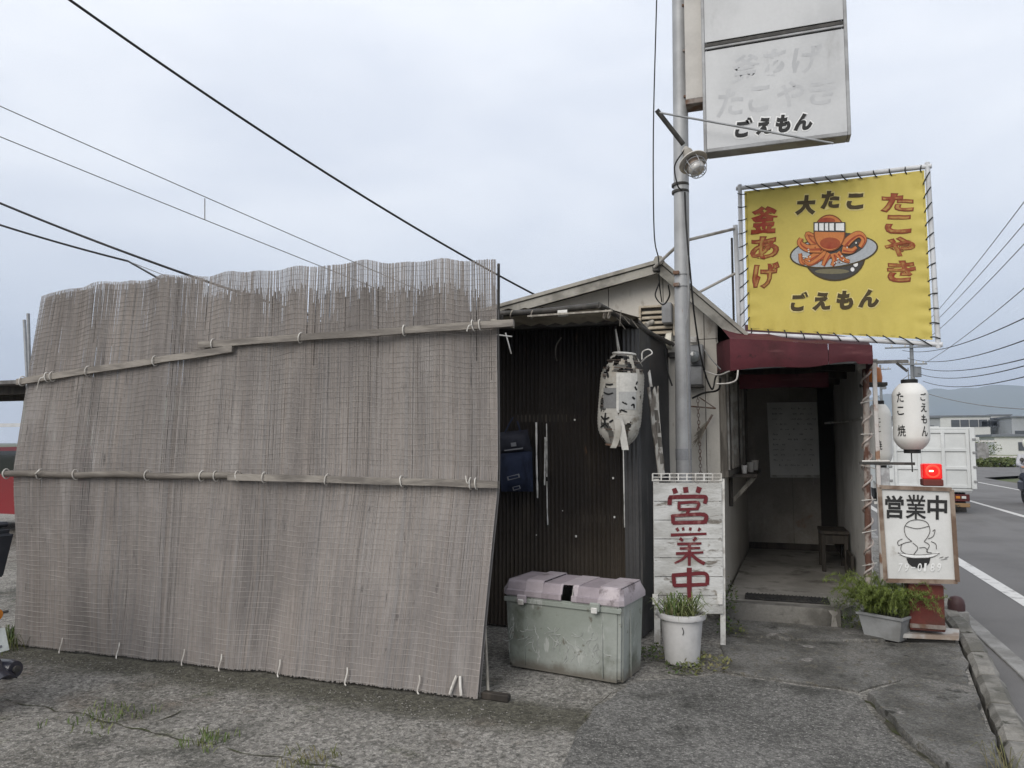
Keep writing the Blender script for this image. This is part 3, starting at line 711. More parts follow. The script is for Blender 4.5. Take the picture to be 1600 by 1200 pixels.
# binding threads
m_thr = M('binding_thread', (.43, .40, .365), .9, (.30, .28, .26), 7, .4, .6, .1, 50)
V = MB(); z = .03; k = 150
while z < 2.74:
    pts = []; run = []
    ph = R_(0, 9)
    for i in range(k + 1):
        s = i / k; zz = z + .006 * sin(s * 44 + ph) * .6 + .007 * noise.noise(Vector((s * 14, z * 8, 2)))
        # threads follow the scalloped top edge
        zz = zz * (1 + (topz(s) - 2.71) / 2.71 * (z / 2.71))
        ok = zz < topz(s) - .008 and noise.noise(Vector((s * 26, z * 31, 8))) > -.42
        if ok: run.append(SP(s, zz, -.0042))
        if (not ok or i == k) and len(run) > 2:
            V.tube(run, .0011, 3, False); run = []
        elif not ok: run = []
    z += .034
tag(V.build('binding_threads', m_thr, screen), kind='stuff')
# battens
m_bat = M('batten_wood', (.27, .245, .215), .85, (.15, .135, .12), 3, .38, .62, .14, 14, .4, 30, stretch=(.8, 6, 6))
m_bam = M('dark_bamboo', (.125, .11, .095), .8, (.20, .18, .155), 3, .42, .62, .14, 14, .3, 30, stretch=(.8, 6, 6))
def pxs(x, y):    # a point on the screen face
    r = ray(x, y); t = 4.3 / r.y
    for _ in range(12):
        p = CAM + r * t; s = (p.x - UL) / (UR - UL); v = SP(max(-.02, min(1.03, s)), max(0, p.z)).y; t = v / r.y
    return CAM + r * t
FR = Vector((0, -.032, 0))
def batten(pts, h, th, mat, rnd=False):
    P = [pxs(x, y) for x, y in pts]; a = P[0] + FR; b = P[-1] + FR
    mb = MB()
    if rnd:
        C = [a.lerp(b, i / 12) + Vector((0, 0, .006 * sin(i * 1.3))) for i in range(13)]
        mb.tube(C, [h / 2 * (1.12 if i % 4 == 2 else 1) for i in range(13)], 8)
        return mb.build('batten', mat, screen, smooth=60), a, b
    C = [a.lerp(b, i / 10) + Vector((0, 0, .005 * noise.noise(Vector((i * .7, a.x, 0))))) for i in range(11)]
    vs = []
    for i, c in enumerate(C):
        hh = h / 2 * (1 + .12 * noise.noise(Vector((i * .9, 5, a.x)))); vs += [c + Vector((0, -th / 2, -hh)), c + Vector((0, th / 2, -hh)), c + Vector((0, th / 2, hh)), c + Vector((0, -th / 2, hh))]
    mb.add(vs, [(i * 4 + q, i * 4 + (q + 1) % 4, (i + 1) * 4 + (q + 1) % 4, (i + 1) * 4 + q) for i in range(10) for q in range(4)] + [(0, 1, 2, 3), (40, 41, 42, 43)])
    return mb.build('batten', mat, screen), a, b
def shift_front(o, d): o.location = Vector((0, d, 0))
b1 = batten([(34, 597), (369, 546)], .046, .028, m_bat)
b2 = batten([(319, 540), (806, 506)], .045, .03, m_bat); shift_front(b2[0], -.012)
b3 = batten([(12, 740), (382, 744)], .046, .04, m_bam, True)
b4 = batten([(366, 744), (783, 756)], .044, .034, m_bat); shift_front(b4[0], -.02)
b5 = batten([(770, 504), (804, 508)], .038, .03, m_pale); shift_front(b5[0], .014)
m_tie = M('tie_cord', (.60, .575, .53), .85, (.45, .42, .38), 20, .4, .6, .06)
def tie(b, x, y, wd=.036, tail=None):
    p = pxs(x, y); s = (p.x - b[1].x) / (b[2].x - b[1].x); c = b[1].lerp(b[2], s) + Vector((0, b[0].location.y, 0))
    sl_ = R_(-.008, .008)
    P = [c + Vector((sl_ * sin(t) + R_(-.001, .001), wd * .78 * cos(t), wd * sin(t))) for t in [i * 2 * pi / 14 for i in range(15)]]
    mb = MB().tube(P, .0042, 5)
    if tail: mb.tube(curve_pts([c + Vector((0, -wd * .8, 0)), c + Vector((tail[0] * .4, -wd - .01, tail[1] * .2)), c + Vector((tail[0], -wd, tail[1]))], 4), .0045, 5)
    mb.build('cord_tie', m_tie, screen, smooth=60)
for x in (42, 88, 141, 246): tie(b1, x, 597 - (x - 34) * .152)
tie(b1, 80, 590, .036, (-.06, -.10))
for x in (338, 475, 637): tie(b2, x, 540 - (x - 319) * .07)
tie(b2, 746, 510, .036, (-.03, -.04)); tie(b2, 757, 509)
for x in (17, 122, 235, 322, 344, 377): tie(b3, x, 741)
tie(b3, 68, 741, .036, (.04, .03))
for x in (422, 518, 633, 750): tie(b4, x, 746 + (x - 370) * .029)
tie(b4, 741, 754, .036, (-.02, .05))
# foot ties
for x, y in ((107, 1018), (196, 1026), (293, 1038), (357, 1044), (441, 1056), (541, 1072), (649, 1089)):
    g = gnd(x, y); s = (g.x - UL) / (UR - UL); c = SP(s, .06, -.012)
    MB().tube(curve_pts([c + Vector((0, 0, .05)), c + Vector((.006, -.01, .02)), c + Vector((-.004, -.018, -.035)), c + Vector((.01, -.03, -.05))], 4), .0045, 5).build('foot_tie', m_tie, screen, smooth=60)
for s, dx in ((.962, -.03), (.968, .02)):
    c = SP(s, .10, -.012)
    MB().tube(curve_pts([c + Vector((0, 0, .03)), c + Vector((dx * .5, -.02, -.02)), c + Vector((dx, -.03, -.07))], 4), .008, 5).build('foot_tie', m_tie, screen, smooth=60)
# posts and pipes behind the screen that hold it up
for k, (x, y, t) in enumerate(((44, 490, 4.30), (38, 500, 4.36))):
    top = onv(x, y, t); o = MB().tube([top, Vector((-5.36 - .04 * k, t + .02, 0))], .012, 8).build('support_pipe', m_pipe, screen, smooth=60)
MB().tube([onv(779, 412, 4.49), onv(779, 512, 4.49)], .010, 8).build('support_pipe', m_blk, screen, smooth=60)
for u_ in (-4.2, -3.0): MB().box((u_, 4.62, 1.15), (.06, .06, 2.3), .005).build('support_post', m_dwood, screen)
MB().box((-3.5, 4.60, 2.32), (3.7, .05, .06), .004).build('support_beam', m_dwood, screen)
# leaning stick and scrap of timber at the screen foot
o = MB().tube([gnd(763, 1088) + Vector((0, 0, .01)), onv(757, 960, 4.42)], [.010, .008], 6).build('leaning_stick', m_pale, base=gnd(763, 1088), smooth=60)
tag(o, 'thin pale stick leaning at the right foot of the reed screen', 'stick')
g = gnd(775, 1094); o = MB().box(g + Vector((0, 0, .022)), (.17, .05, .04), .005, Matrix.Rotation(radians(-4), 3, 'Z')).build('timber_block', m_dwood, base=g)
tag(o, 'short dark timber offcut at the right foot of the reed screen', 'timber')

# ================================================================== SIGN POLE
m_steel = M('painted_steel', (.36, .365, .37), .5, (.27, .272, .275), 1.8, .4, .62, .05, 40, metal=.15, stains=[((.17, .12, .08), 4, .66, .76, (2, 2, .5)), ((.22, .22, .225), 2, .58, .72, (3, 3, .25))])
m_rust = M('rusty_steel', (.13, .075, .05), .8, (.22, .19, .17), 9, .4, .62, .15, 50, .3, 40)
m_cab = M('black_cable', (.018, .018, .018), .6)
m_gcab = M('grey_cable', (.20, .20, .20), .6)
PX, PY = -.655, 6.2
pole = thing('sign_pole', 'tall round grey steel sign pole in front of the house', 'pole', (PX, PY, 0))
MB().tube([(PX, PY, 0), (PX + .005, PY, 1.5), (PX + .025, PY, 3.5), (PX + .05, PY, 6.4)], .063, 20).build('shaft', m_steel, pole, smooth=50)
for z in (2.80, 2.90, 3.60, 3.66): MB().lathe([(.066, -.012), (.072, -.010), (.072, .010), (.066, .012)], (PX + .018, PY, z), 20).build('clamp_band', m_blk if z > 3.5 else m_steel, pole, smooth=40)
for z in (2.80, 2.90): MB().box((PX - .02, PY - .075, z), (.05, .03, .03), .004).build('clamp_bolt', m_rust, pole)
MB().lathe([(.0645, 0), (.0648, .002), (.0648, .09), (.0645, .092)], (PX + .004, PY, 1.36), 20).build('sticker', M('grey_sticker', (.22, .225, .235), .6), pole, smooth=40)
for k in range(9):
    z = 4.3 + k * .17; MB().tube([(PX + .09, PY - .02, z), (PX + .092, PY - .02, z + .12)], .012, 6).build('weld_lug', m_rust if k % 2 else m_steel, pole)
# upper light box sign, parallel to the front of the house
m_lbox = M('sign_acrylic', (.47, .475, .48), .45, (.40, .405, .41), 1.3, .4, .62, .03, 50, stains=[((.31, .31, .31), 1.7, .60, .78, (2, 2, .7))], spec=.4)
m_frame = M('sign_frame', (.30, .305, .31), .5, (.22, .22, .22), 5, .4, .6, .06, metal=.1, stains=[((.12, .09, .07), 6, .64, .76, (1, 1, 1))])
ub = thing('light_box_sign', 'tall white light box sign with faded lettering on the pole', 'sign', (.13, 6.05, 3.8))
V0 = 6.0; UA, UB, ZA, ZB = -.425, .665, 3.835, 6.2
for z0, z1 in ((ZA + .03, 4.685), (4.76, ZB - .03)):
    MB().box(((UA + UB) / 2, V0 + .005, (z0 + z1) / 2), (UB - UA - .05, .01, z1 - z0), .002).build('face_panel', m_lbox, ub)
for u_ in (UA + .0125, UB - .0125): MB().box((u_, V0 + .07, (ZA + ZB) / 2), (.025, .15, ZB - ZA), .004).build('side_frame', m_frame, ub)
for z in (ZA + .015, ZB - .015): MB().box(((UA + UB) / 2, V0 + .07, z), (UB - UA - .052, .15, .03), .004).build('end_frame', m_frame, ub)
MB().box(((UA + UB) / 2, V0 + .0, 4.705), (UB - UA - .052, .02, .018), .003).build('divider', m_frame, ub)
MB().box(((UA + UB) / 2, V0 + .005, 4.735), (UB - UA - .052, .014, .030), .003).build('divider_seam', m_blk, ub)
MB().box(((UA + UB) / 2, V0 + .135, (ZA + ZB) / 2), (UB - UA - .055, .01, ZB - ZA - .065)).build('back_panel', m_frame, ub)
up = Plane((0, V0, 0), (1, V0, 0), (0, V0, 1))
m_black = M('black_paint', (.012, .012, .012), .6)
m_fade = M('faded_print', (.375, .38, .388), .6, (.425, .43, .437), 6, .4, .6, .03)
m_white = M('white_print', (.66, .66, .65), .6)
for ch, x0, y0, x1, y1 in (('釜', 1144, 84, 1186, 128), ('あ', 1190, 76, 1232, 119), ('げ', 1238, 70, 1284, 114), ('た', 1121, 138, 1162, 181), ('こ', 1170, 134, 1203, 174), ('や', 1214, 127, 1256, 167), ('き', 1265, 122, 1307, 163)):
    letter(up, ch, x0, y0, x1, y1, .0007, .022, -.12, .12, .04, 'faded_letter', m_fade, ub)
for ch, x0, y0, x1, y1 in (('ご', 1149, 185, 1175, 214), ('え', 1182, 183, 1206, 210), ('も', 1212, 179, 1236, 207), ('ん', 1241, 177, 1270, 204)):
    letter(up, ch, x0 - 2.5, y0 - 2.5, x1 + 2.5, y1 + 2.5, .002, .095, -.10, .12, .03, 'letter_halo', m_white, ub)
    letter(up, ch, x0, y0, x1, y1, .004, .062, -.10, .12, .03, 'letter', m_black, ub)
lb = thing('narrow_light_box', 'narrow beige light box clamped between pole and white sign', 'sign', (-.49, 6.1, 4.3))
MB().box((-.485, 6.14, 5.3), (.16, .16, 1.94), .006).build('casing', M('beige_casing', (.46, .44, .41), .6, (.38, .36, .335), 2, .4, .6, .04, stains=[((.25, .22, .19), 3, .62, .76, (3, 3, .3))]), lb)
MB().box((-.485, 6.14, 4.31), (.166, .166, .04), .004).build('bottom_rail', m_rust, lb)
for z in (4.4, 4.8, 5.2, 5.6): MB().box((-.575, 6.16, z), (.03, .05, .02), .003).build('bracket', m_rust, lb)
# bracing pipe for the light box
o = MB().tube([onv(1025, 175, 5.85), onv(1302, 224, 5.93)], .009, 8).build('brace_pipe', m_pipe, base=onv(1025, 175, 5.85), smooth=60); tag(o, 'thin grey brace pipe running from lamp arm to the white light box', 'pipe')

# flood lamp on a black arm
lamp = thing('flood_lamp', 'outdoor flood lamp with white shade on a black arm', 'lamp', onv(1075, 240, 5.95))
a = onv(1026, 172, 5.85); b = onv(1068, 226, 5.98)
MB().tube([a, b], .020, 8).build('arm', m_blk, lamp, smooth=50)
m_gal = M('weathered_alloy', (.38, .36, .33), .6, (.25, .23, .20), 8, .4, .6, .08)
c = onv(1072, 236, 5.95); MB().box(c, (.05, .06, .06), .008, Matrix.Rotation(radians(35), 3, 'Y')).build('knuckle', m_gal, lamp)
d0 = onv(1074, 238, 5.95); d1 = onv(1104, 290, 5.80); ax = (d1 - d0).normalized()
x_ = ax.cross(Vector((0, 1, 0))).normalized(); y_ = ax.cross(x_); RM = Matrix((x_, y_, ax)).transposed()
MB().lathe([(.034, -.02), (.042, .0), (.044, .085), (.050, .095)], d0, 16, m=RM).build('socket', m_gal, lamp, smooth=40)
sh = MB().lathe([(.052, .085), (.060, .092), (.112, .118), (.118, .124), (.116, .130), (.108, .128), (.052, .105), (.045, .10)], d0, 28, m=RM).build('shade', M('shade_white', (.60, .58, .54), .5, (.44, .40, .35), 8), lamp, smooth=40)
MB().lathe([(.046, .105), (.052, .13), (.060, .165), (.064, .19)], d0, 16, m=RM).build('bulb_neck', M('bulb_brown', (.20, .155, .125), .35, (.30, .25, .21), 9), lamp, smooth=40)
MB().lathe([(.064, .191), (.066, .205), (.058, .228), (.035, .242), (.012, .246)], d0, 18, m=RM).build('bulb', M('bulb_glass', (.58, .57, .55), .2, (.40, .37, .34), 8, spec=.6, coat=.5), lamp, smooth=50)
for r_, z_ in ((.080, .15), (.082, .20), (.062, .245)):
    MB().tube([d0 + RM @ Vector((r_ * cos(t), r_ * sin(t), z_)) for t in [i * pi / 10 for i in range(21)]], .0035, 5).build('guard_ring', m_pipe, lamp)
for k in range(6):
    t = k * pi / 3; MB().tube(curve_pts([d0 + RM @ Vector((r_ * cos(t), r_ * sin(t), z_)) for r_, z_ in ((.085, .122), (.083, .18), (.066, .24), (.02, .262))], 4), .003, 5).build('guard_wire', m_pipe, lamp)
MB().tube(curve_pts([c + Vector((-.01, -.03, 0)), c + Vector((-.09, -.02, -.12)), c + Vector((-.07, -.02, -.28)), Vector((PX + .03, PY - .07, 3.60))], 6), .006, 6).build('lamp_cord', m_cab, lamp, smooth=60)

# cables on and about the pole
def cab(pts, r, mat, label, name='cable', group=None): return wire(name, curve_pts(pts, 8), r, mat, label, 'cable', group)
cab([onv(1026, 0, 6.3), onv(1021, 200, 6.3), onv(1022, 360, 6.4), onv(1029, 405, 6.5), onv(1030, 440, 6.6), onv(1034, 472, 6.75)], .006, m_cab, 'thin black cable dropping left of the pole to the gable')
cab([onv(1030, 442, 6.6), onv(1024, 462, 6.62), onv(1036, 476, 6.6), onv(1046, 462, 6.4), onv(1044, 445, 6.3)], .007, m_cab, 'looped black cable at the gable beside the pole')
cab([onv(1070, 300, 6.12), onv(1072, 350, 6.12), onv(1078, 420, 6.14), onv(1086, 500, 6.3), onv(1098, 570, 6.5), onv(1112, 608, 6.6), onv(1118, 590, 6.65), onv(1124, 580, 6.5)], .008, m_cab, 'long black cable sagging from the pole to the awning corner')
cab([onv(1074, 400, 6.1), onv(1076, 470, 6.1), onv(1072, 520, 6.1), onv(1074, 600, 6.1), onv(1077, 700, 6.1), onv(1078, 745, 6.12)], .008, m_gcab, 'grey conduit running down the right side of the pole')
cab([onv(1038, 545, 6.7), onv(1043, 580, 6.6), onv(1050, 602, 6.4)], .008, m_cab, 'short black cable behind the pole under the bell')
m_whc = M('white_cable', (.58, .56, .53), .6, (.42, .40, .37), 10)
cab([onv(1120, 600, 6.35), onv(1137, 599, 6.3), onv(1150, 594, 6.28), onv(1153, 580, 6.3), onv(1152, 577, 6.34)], .007, m_whc, 'curled white cable hanging under the awning corner')
cab([onv(1102, 580, 6.7), onv(1122, 586, 6.5), onv(1140, 580, 6.36)], .006, m_whc, 'short white cable from wall to awning edge')
cab([onv(1082, 622, 6.8), onv(1100, 614, 6.7), onv(1122, 609, 6.5), onv(1126, 590, 6.4)], .009, m_cab, 'black cable looping from the meter towards the awning')
cab([onv(1100, 546, 6.85), onv(1112, 562, 6.7), onv(1126, 577, 6.45)], .005, m_gcab, 'thin grey wire slanting down to the awning corner')
# meter, boxes and bell on the wall
m_box = M('grey_box', (.25, .255, .26), .55, (.19, .19, .19), 4, .4, .6, .06, stains=[((.12, .10, .08), 5, .64, .76, (1, 1, .4))])
meter = thing('electric_meter', 'grey electric meter with glass cover on the wall right of the pole', 'meter', (-.60, 6.85, 2.0))
MB().box((-.60, 6.84, 2.10), (.13, .10, .17), .01).build('case', m_box, meter)
MB().lathe([(.055, 0), (.058, .03), (.05, .06), (.03, .07)], (-.60, 6.79, 2.27), 18, m=Matrix.Rotation(radians(90), 3, 'X')).build('glass_cover', M('meter_glass', (.10, .11, .11), .15, spec=.6, coat=.4), meter, smooth=45)
MB().box((-.60, 6.86, 2.29), (.15, .06, .20), .01).build('back_plate', m_box, meter)
MB().box((-.61, 6.82, 2.43), (.06, .06, .06), .006).build('terminal', m_ww, meter)
MB().box((-.60, 6.83, 2.005), (.15, .09, .02), .004).build('hood', m_blk, meter)
jb = MB().box((-.835, 6.80, 2.68), (.09, .12, .19), .008).build('junction_box', m_box, base=(-.835, 6.86, 2.6)); tag(jb, 'small grey junction box left of the pole over the louvred vent', 'junction box')
bell = thing('wall_bell', 'cream round alarm bell left of the pole below the vent', 'bell', (-.82, 6.85, 2.40))
MB().lathe([(.075, 0), (.08, .02), (.07, .05), (.03, .065)], (-.80, 6.82, 2.43), 20, m=Matrix.Rotation(radians(-90), 3, 'Y') @ Matrix.Rotation(radians(90), 3, 'Z')).build('gong', M('cream_plastic', (.55, .52, .44), .5), bell, smooth=40)
MB().box((-.80, 6.85, 2.30), (.07, .07, .05), .006).build('bell_base', m_blk, bell)
# triangular wire bracket, chain and dry brush hung on the wall
tb = thing('wall_bracket', 'thin triangular metal bracket on the cream wall beside the pole', 'bracket', onv(1100, 638, 6.85))
Q = [onv(1080, 635, 6.86), onv(1118, 638, 6.70), onv(1093, 621, 6.86)]
MB().tube([Q[0], Q[1]], .008, 6).build('arm', m_rust, tb); MB().tube([Q[1], Q[2]], .005, 6).build('stay', m_rust, tb)
ch = thing('hanging_chain', 'dark rusty chain hanging down the cream wall beside the pole', 'chain', onv(1091, 620, 6.8))
a = onv(1090, 618, 6.8); b = onv(1095, 742, 6.83); n = 22; 
lk = None
for i in range(n):
    p = a.lerp(b, (i + .5) / n); hl = (b - a).length / n * .62
    mb = MB().tube([Vector((.011 * cos(t), 0, hl * sin(t))) if i % 2 else Vector((0, .011 * cos(t), hl * sin(t))) for t in [k * pi / 5 for k in range(11)]], .0035, 5)
    mb.v = [q + p for q in mb.v]; mb.build('chain_link', m_rust, ch, smooth=60)
br = thing('dry_broom_head', 'dry straw broom head hung slanting on the cream wall', 'broom', onv(1097, 670, 6.8))
a = onv(1113, 648, 6.8); b = onv(1095, 680, 6.82); MB().tube([a, b], .010, 6).build('handle', m_rust, br)
mb = MB()
for i in range(46):
    s = random.random(); p = a.lerp(b, .25 + .75 * s); mb.tube([p, p + Vector((-R_(.03, .10), R_(-.03, .01), -R_(.05, .13)))], [.0035, .0015], 4)
tag(mb.build('bristles', M('dry_straw', (.30, .27, .22), .9, (.20, .175, .14), 12), br), kind='stuff')

# ================================================================== YELLOW BANNER SIGN
TL, TR, BL = at(1158, 296, 6.55), at(1445, 262, 5.75), at(1163, 519, 6.50)
yp = Plane(TL, TR, BL)
def pucker(x, y):      # slack cloth pulled by its lacing
    ex = min(abs(x - 1160), abs(x - 1455)); ey = min(abs(y - (299 - (x - 1163) * .117)), abs(y - (515 + (x - 1169) * .055))); e = max(0, 1 - min(ex, ey) / 34)
    c_ = max(0, min(1, (hypot((x - 1303) / 76, (y - 390) / 56) - 1.0) / .5))
    return c_ * (.006 * noise.noise(Vector((x * .013, y * .011, 2))) + .003 * noise.noise(Vector((x * .035, y * .03, 5)))) + .006 * e * (sin(x * .26) * (ey < ex) + sin(y * .27) * (ex <= ey))
yp.wave = pucker
ys = thing('yellow_banner_sign', 'yellow octopus banner laced in a white pipe frame above the awning', 'sign', yp.px(1160, 522))
m_yel = M('yellow_banner', (.52, .425, .10), .6, (.475, .385, .09), 1.5, .4, .62, .03, 40, .12, 5, stains=[((.38, .29, .06), 2.2, .60, .78, (1, 1, 1))])
BC = [(1163, 299), (1444, 266), (1457, 531), (1169, 515)]
nx, ny = 70, 60; mb = MB(); vs = []
for j in range(ny + 1):
    for i in range(nx + 1):
        s, t = i / nx, j / ny
        x = lerp(lerp(BC[0][0], BC[1][0], s), lerp(BC[3][0], BC[2][0], s), t); y = lerp(lerp(BC[0][1], BC[1][1], s), lerp(BC[3][1], BC[2][1], s), t)
        vs.append(yp.px(x, y, 0))
k = (nx + 1) * (ny + 1)
mb.add(vs + [q - yp.n * .002 for q in vs], [(j * (nx + 1) + i, j * (nx + 1) + i + 1, (j + 1) * (nx + 1) + i + 1, (j + 1) * (nx + 1) + i) for j in range(ny) for i in range(nx)] + [(k + j * (nx + 1) + i, k + (j + 1) * (nx + 1) + i, k + (j + 1) * (nx + 1) + i + 1, k + j * (nx + 1) + i + 1) for j in range(ny) for i in range(nx)])
mb.build('banner', m_yel, ys, smooth=60)
m_hem = M('banner_hem', (.34, .27, .07), .7)
for i in range(4):
    a, b = BC[i], BC[(i + 1) % 4]; cx, cy = 1308, 400
    f = lambda q: (q[0] + (cx - q[0]) * .018, q[1] + (cy - q[1]) * .018); g_ = lambda q: (q[0] + (cx - q[0]) * .024, q[1] + (cy - q[1]) * .024)
    mb = MB(); mb.poly([yp.px(*f(a), .002), yp.px(*f(b), .002), yp.px(*g_(b), .002), yp.px(*g_(a), .002)]); mb.build('hem_seam', m_hem, ys)
m_wpipe = M('white_pipe', (.55, .56, .575), .45, (.45, .455, .46), 4, .4, .62, .05, stains=[((.25, .17, .11), 8, .68, .76, (1, 1, 1))])
FC = [(1156, 294), (1449, 260), (1466, 538), (1161, 521)]
for i in range(4):
    a, b = yp.px(*FC[i], -.012), yp.px(*FC[(i + 1) % 4], -.012); d = (b - a).normalized() * .03
    MB().tube([a - d, b + d], .019, 10).build('frame_pipe', m_wpipe, ys, smooth=50)
for i in range(4):          # lacing cord, one loop after another
    n = (12, 12, 11, 11)[i]
    for k in range(n):
        s = (k + .5) / n; a = Vector((*FC[i], 0)).lerp(Vector((*FC[(i + 1) % 4], 0)), s); b_ = Vector((*BC[i], 0)).lerp(Vector((*BC[(i + 1) % 4], 0)), min(1, s + .42 / n))
        ins = b_ + (Vector((1308, 400, 0)) - b_) * .02; out = a - (Vector((1308, 400, 0)) - a) * .02
        P = [yp.px(ins.x, ins.y, .004), yp.px(lerp(ins.x, a.x, .6), lerp(ins.y, a.y, .6), .014), yp.px(out.x, out.y, .004), yp.px(out.x, out.y, -.030)]
        MB().tube(curve_pts(P, 3), .0048, 5).build('lacing_cord', m_cab, ys, smooth=60)
m_red = M('red_print', (.24, .028, .012), .6, (.28, .06, .02), 9); m_org = M('orange_print', (.46, .16, .045), .6); m_brn = M('brown_print', (.16, .045, .012), .6)
m_oin = M('amber_print', (.36, .20, .05), .6, (.22, .05, .015), 14); m_dkb = M('dark_olive_print', (.05, .034, .010), .6); m_cre = M('pale_halo_print', (.56, .47, .19), .6); m_gry = M('grey_print', (.33, .35, .37), .6); m_dgr = M('charcoal_print', (.045, .043, .04), .6); m_hlt = M('highlight_print', (.55, .53, .48), .6); m_olv = M('olive_print', (.14, .125, .075), .6)
cset = [('釜', 1173, 323, 1215, 364), ('あ', 1173, 370, 1216, 404), ('げ', 1177, 411, 1216, 450)]
rset = [('た', 1378, 303, 1427, 330), ('こ', 1384, 337, 1424, 364), ('や', 1382, 371, 1430, 401), ('き', 1387, 408, 1430, 440)]
for ch_, x0, y0, x1, y1 in cset + rset:
    sl_ = -.06 if x0 < 1300 else .0
    letter(yp, ch_, x0 - 1.5, y0 - 1.5, x1 + 1.5, y1 + 1.5, .0025, .055, sl_, .08, .03, 'letter_shadow', m_brn, ys)
    letter(yp, ch_, x0, y0, x1, y1, .004, .034, sl_, .08, .03, 'red_letter', m_red, ys)
    if ch_ not in '釜': letter(yp, ch_, x0 + 1, y0 + 1, x1 - 1, y1 - 1, .0055, .006, sl_, .08, .03, 'orange_letter', m_oin, ys)
for ch_, x0, y0, x1, y1 in (('大', 1243, 305, 1275, 336), ('た', 1283, 298, 1312, 326), ('こ', 1323, 302, 1350, 327), ('ご', 1236, 456, 1262, 486), ('え', 1270, 456, 1298, 485), ('も', 1307, 454, 1334, 484), ('ん', 1342, 452, 1374, 481)):
    letter(yp, ch_, x0 - 2, y0 - 2, x1 + 2, y1 + 2, .0025, .085, -.03, .10, .03, 'letter_halo', m_cre, ys); letter(yp, ch_, x0, y0, x1, y1, .004, .062, -.03, .10, .03, 'letter', m_dkb, ys)
# octopus heaped in a bowl (flat print)
def shape(pts, off, mat, name): 
    mb = MB(); print_poly(mb, yp, pts, off); mb.build(name, mat, ys)
rim = ell(1303, 393, 67, 23, 40, -.12); rim_o = ell(1303, 393, 69.5, 25.5, 40, -.12)
bowl = [(1252, 396)] + ell(1305, 399, 46, 38, 20, 0, pi * .98, 0.02)[::1] + [(1352, 396)]
bowl_o = ell(1304, 400, 48.5, 39.5, 36)
shape(bowl_o, .0022, m_dkb, 'bowl_outline'); shape(ell(1304, 400, 46, 37, 36), .003, m_dgr, 'bowl_print')
shape(ell(1300, 424, 27, 4, 20), .0036, m_olv, 'bowl_band'); 
for cx_, cy_, r_ in ((1337, 413, 3.6), (1332, 421, 3.0)): shape(ell(cx_, cy_, r_, r_ * 1.1, 14), .0042, m_white, 'bowl_shine')
shape(rim_o, .0046, m_dkb, 'dish_outline'); shape(rim, .0052, m_gry, 'dish_print')
shape(ell(1306, 384, 46, 20, 30, -.12), .0058, m_dgr, 'bowl_mouth')
tent = [([(1290, 392), (1272, 400), (1254, 410), (1250, 396)], 11, 4), ([(1292, 394), (1280, 404), (1266, 412), (1256, 408)], 9, 4), ([(1296, 396), (1290, 406), (1286, 415)], 9, 4), ([(1302, 396), (1304, 406), (1300, 415)], 9, 4),
        ([(1308, 395), (1316, 404), (1327, 409)], 9, 4), ([(1284, 384), (1268, 376), (1262, 366), (1274, 370)], 12, 5), ([(1282, 388), (1262, 388), (1250, 380), (1252, 372)], 13, 5), ([(1318, 384), (1330, 372), (1342, 366), (1350, 374), (1344, 386)], 12, 6), ([(1316, 390), (1330, 392), (1338, 386)], 10, 4)]
for i, (pt, a, b) in enumerate(tent):
    o_ = .0062 + .0008 * i
    mb = MB(); ribbon(mb, yp, pt, a + 2.2, b + 2.2, o_); mb.build('arm_outline', m_brn, ys)
    mb = MB(); ribbon(mb, yp, pt, a, b, o_ + .0003); mb.build('arm_print', m_org, ys)
    mb = MB(); ribbon(mb, yp, [(q[0] + 1.5, q[1] + 1.5) for q in pt], a * .3, b * .2, o_ + .0006); mb.build('arm_shade', m_red, ys)
for i in range(26):
    a_ = R_(0, 1); cx_, cy_ = random.choice([(1262, 404), (1276, 408), (1292, 409), (1308, 407), (1322, 404), (1270, 390), (1330, 388), (1344, 378)]); shape(ell(cx_ + R_(-7, 7), cy_ + R_(-4, 4), R_(.9, 1.6), R_(.9, 1.6), 8), .0136 + .0002 * (i % 3), m_hlt if i % 3 else m_brn, 'sucker_print')
shape(ell(1296, 364, 25, 29, 32), .0140, m_brn, 'head_outline'); shape(ell(1296, 364, 23, 27, 32), .0144, m_org, 'head_print'); shape(ell(1297, 380, 16, 9, 24), .0148, m_red, 'head_shade'); shape(ell(1292, 345, 13, 5, 20), .0148, m_red, 'head_blush')
shape([(1271, 347), (1321, 347), (1321, 363), (1271, 362)], .0150, m_dgr, 'headband_outline')
for x0, x1 in ((1273, 1278), (1280, 1287), (1289, 1294), (1296, 1303), (1306, 1319)): shape([(x0, 349), (x1, 348.5), (x1, 360.5), (x0, 360)], .0154, m_white, 'headband_print')
# its post and the arms back to the pole
sp = thing('sign_support', 'white post and grey pipe arms carrying the yellow banner', 'support', (-.22, 6.63, 2.4))
pa, pb = yp.px(1149, 352, -.045), yp.px(1156, 528, -.045)
MB().tube([pa, pb], .022, 10).build('post', m_wpipe, sp, smooth=50)
q = pa + Vector((-.035, .05, -.10)); MB().tube([q, Vector((q.x, q.y, 2.42))], .011, 6).build('back_rod', m_blk, sp, smooth=50)
MB().tube([onv(1022, 418, 6.68), Vector((PX + .015, PY + .078, 3.20)), pa - Vector((0, 0, .03))], .014, 8).build('upper_arm', m_gal, sp, smooth=50)
MB().tube([onv(1086, 460, 6.72), pa.lerp(pb, .42)], .012, 8).build('lower_arm', m_gal, sp, smooth=50)
MB().box(onv(1025, 420, 6.69), (.06, .05, .05), .006).build('arm_shoe', m_blk, sp)

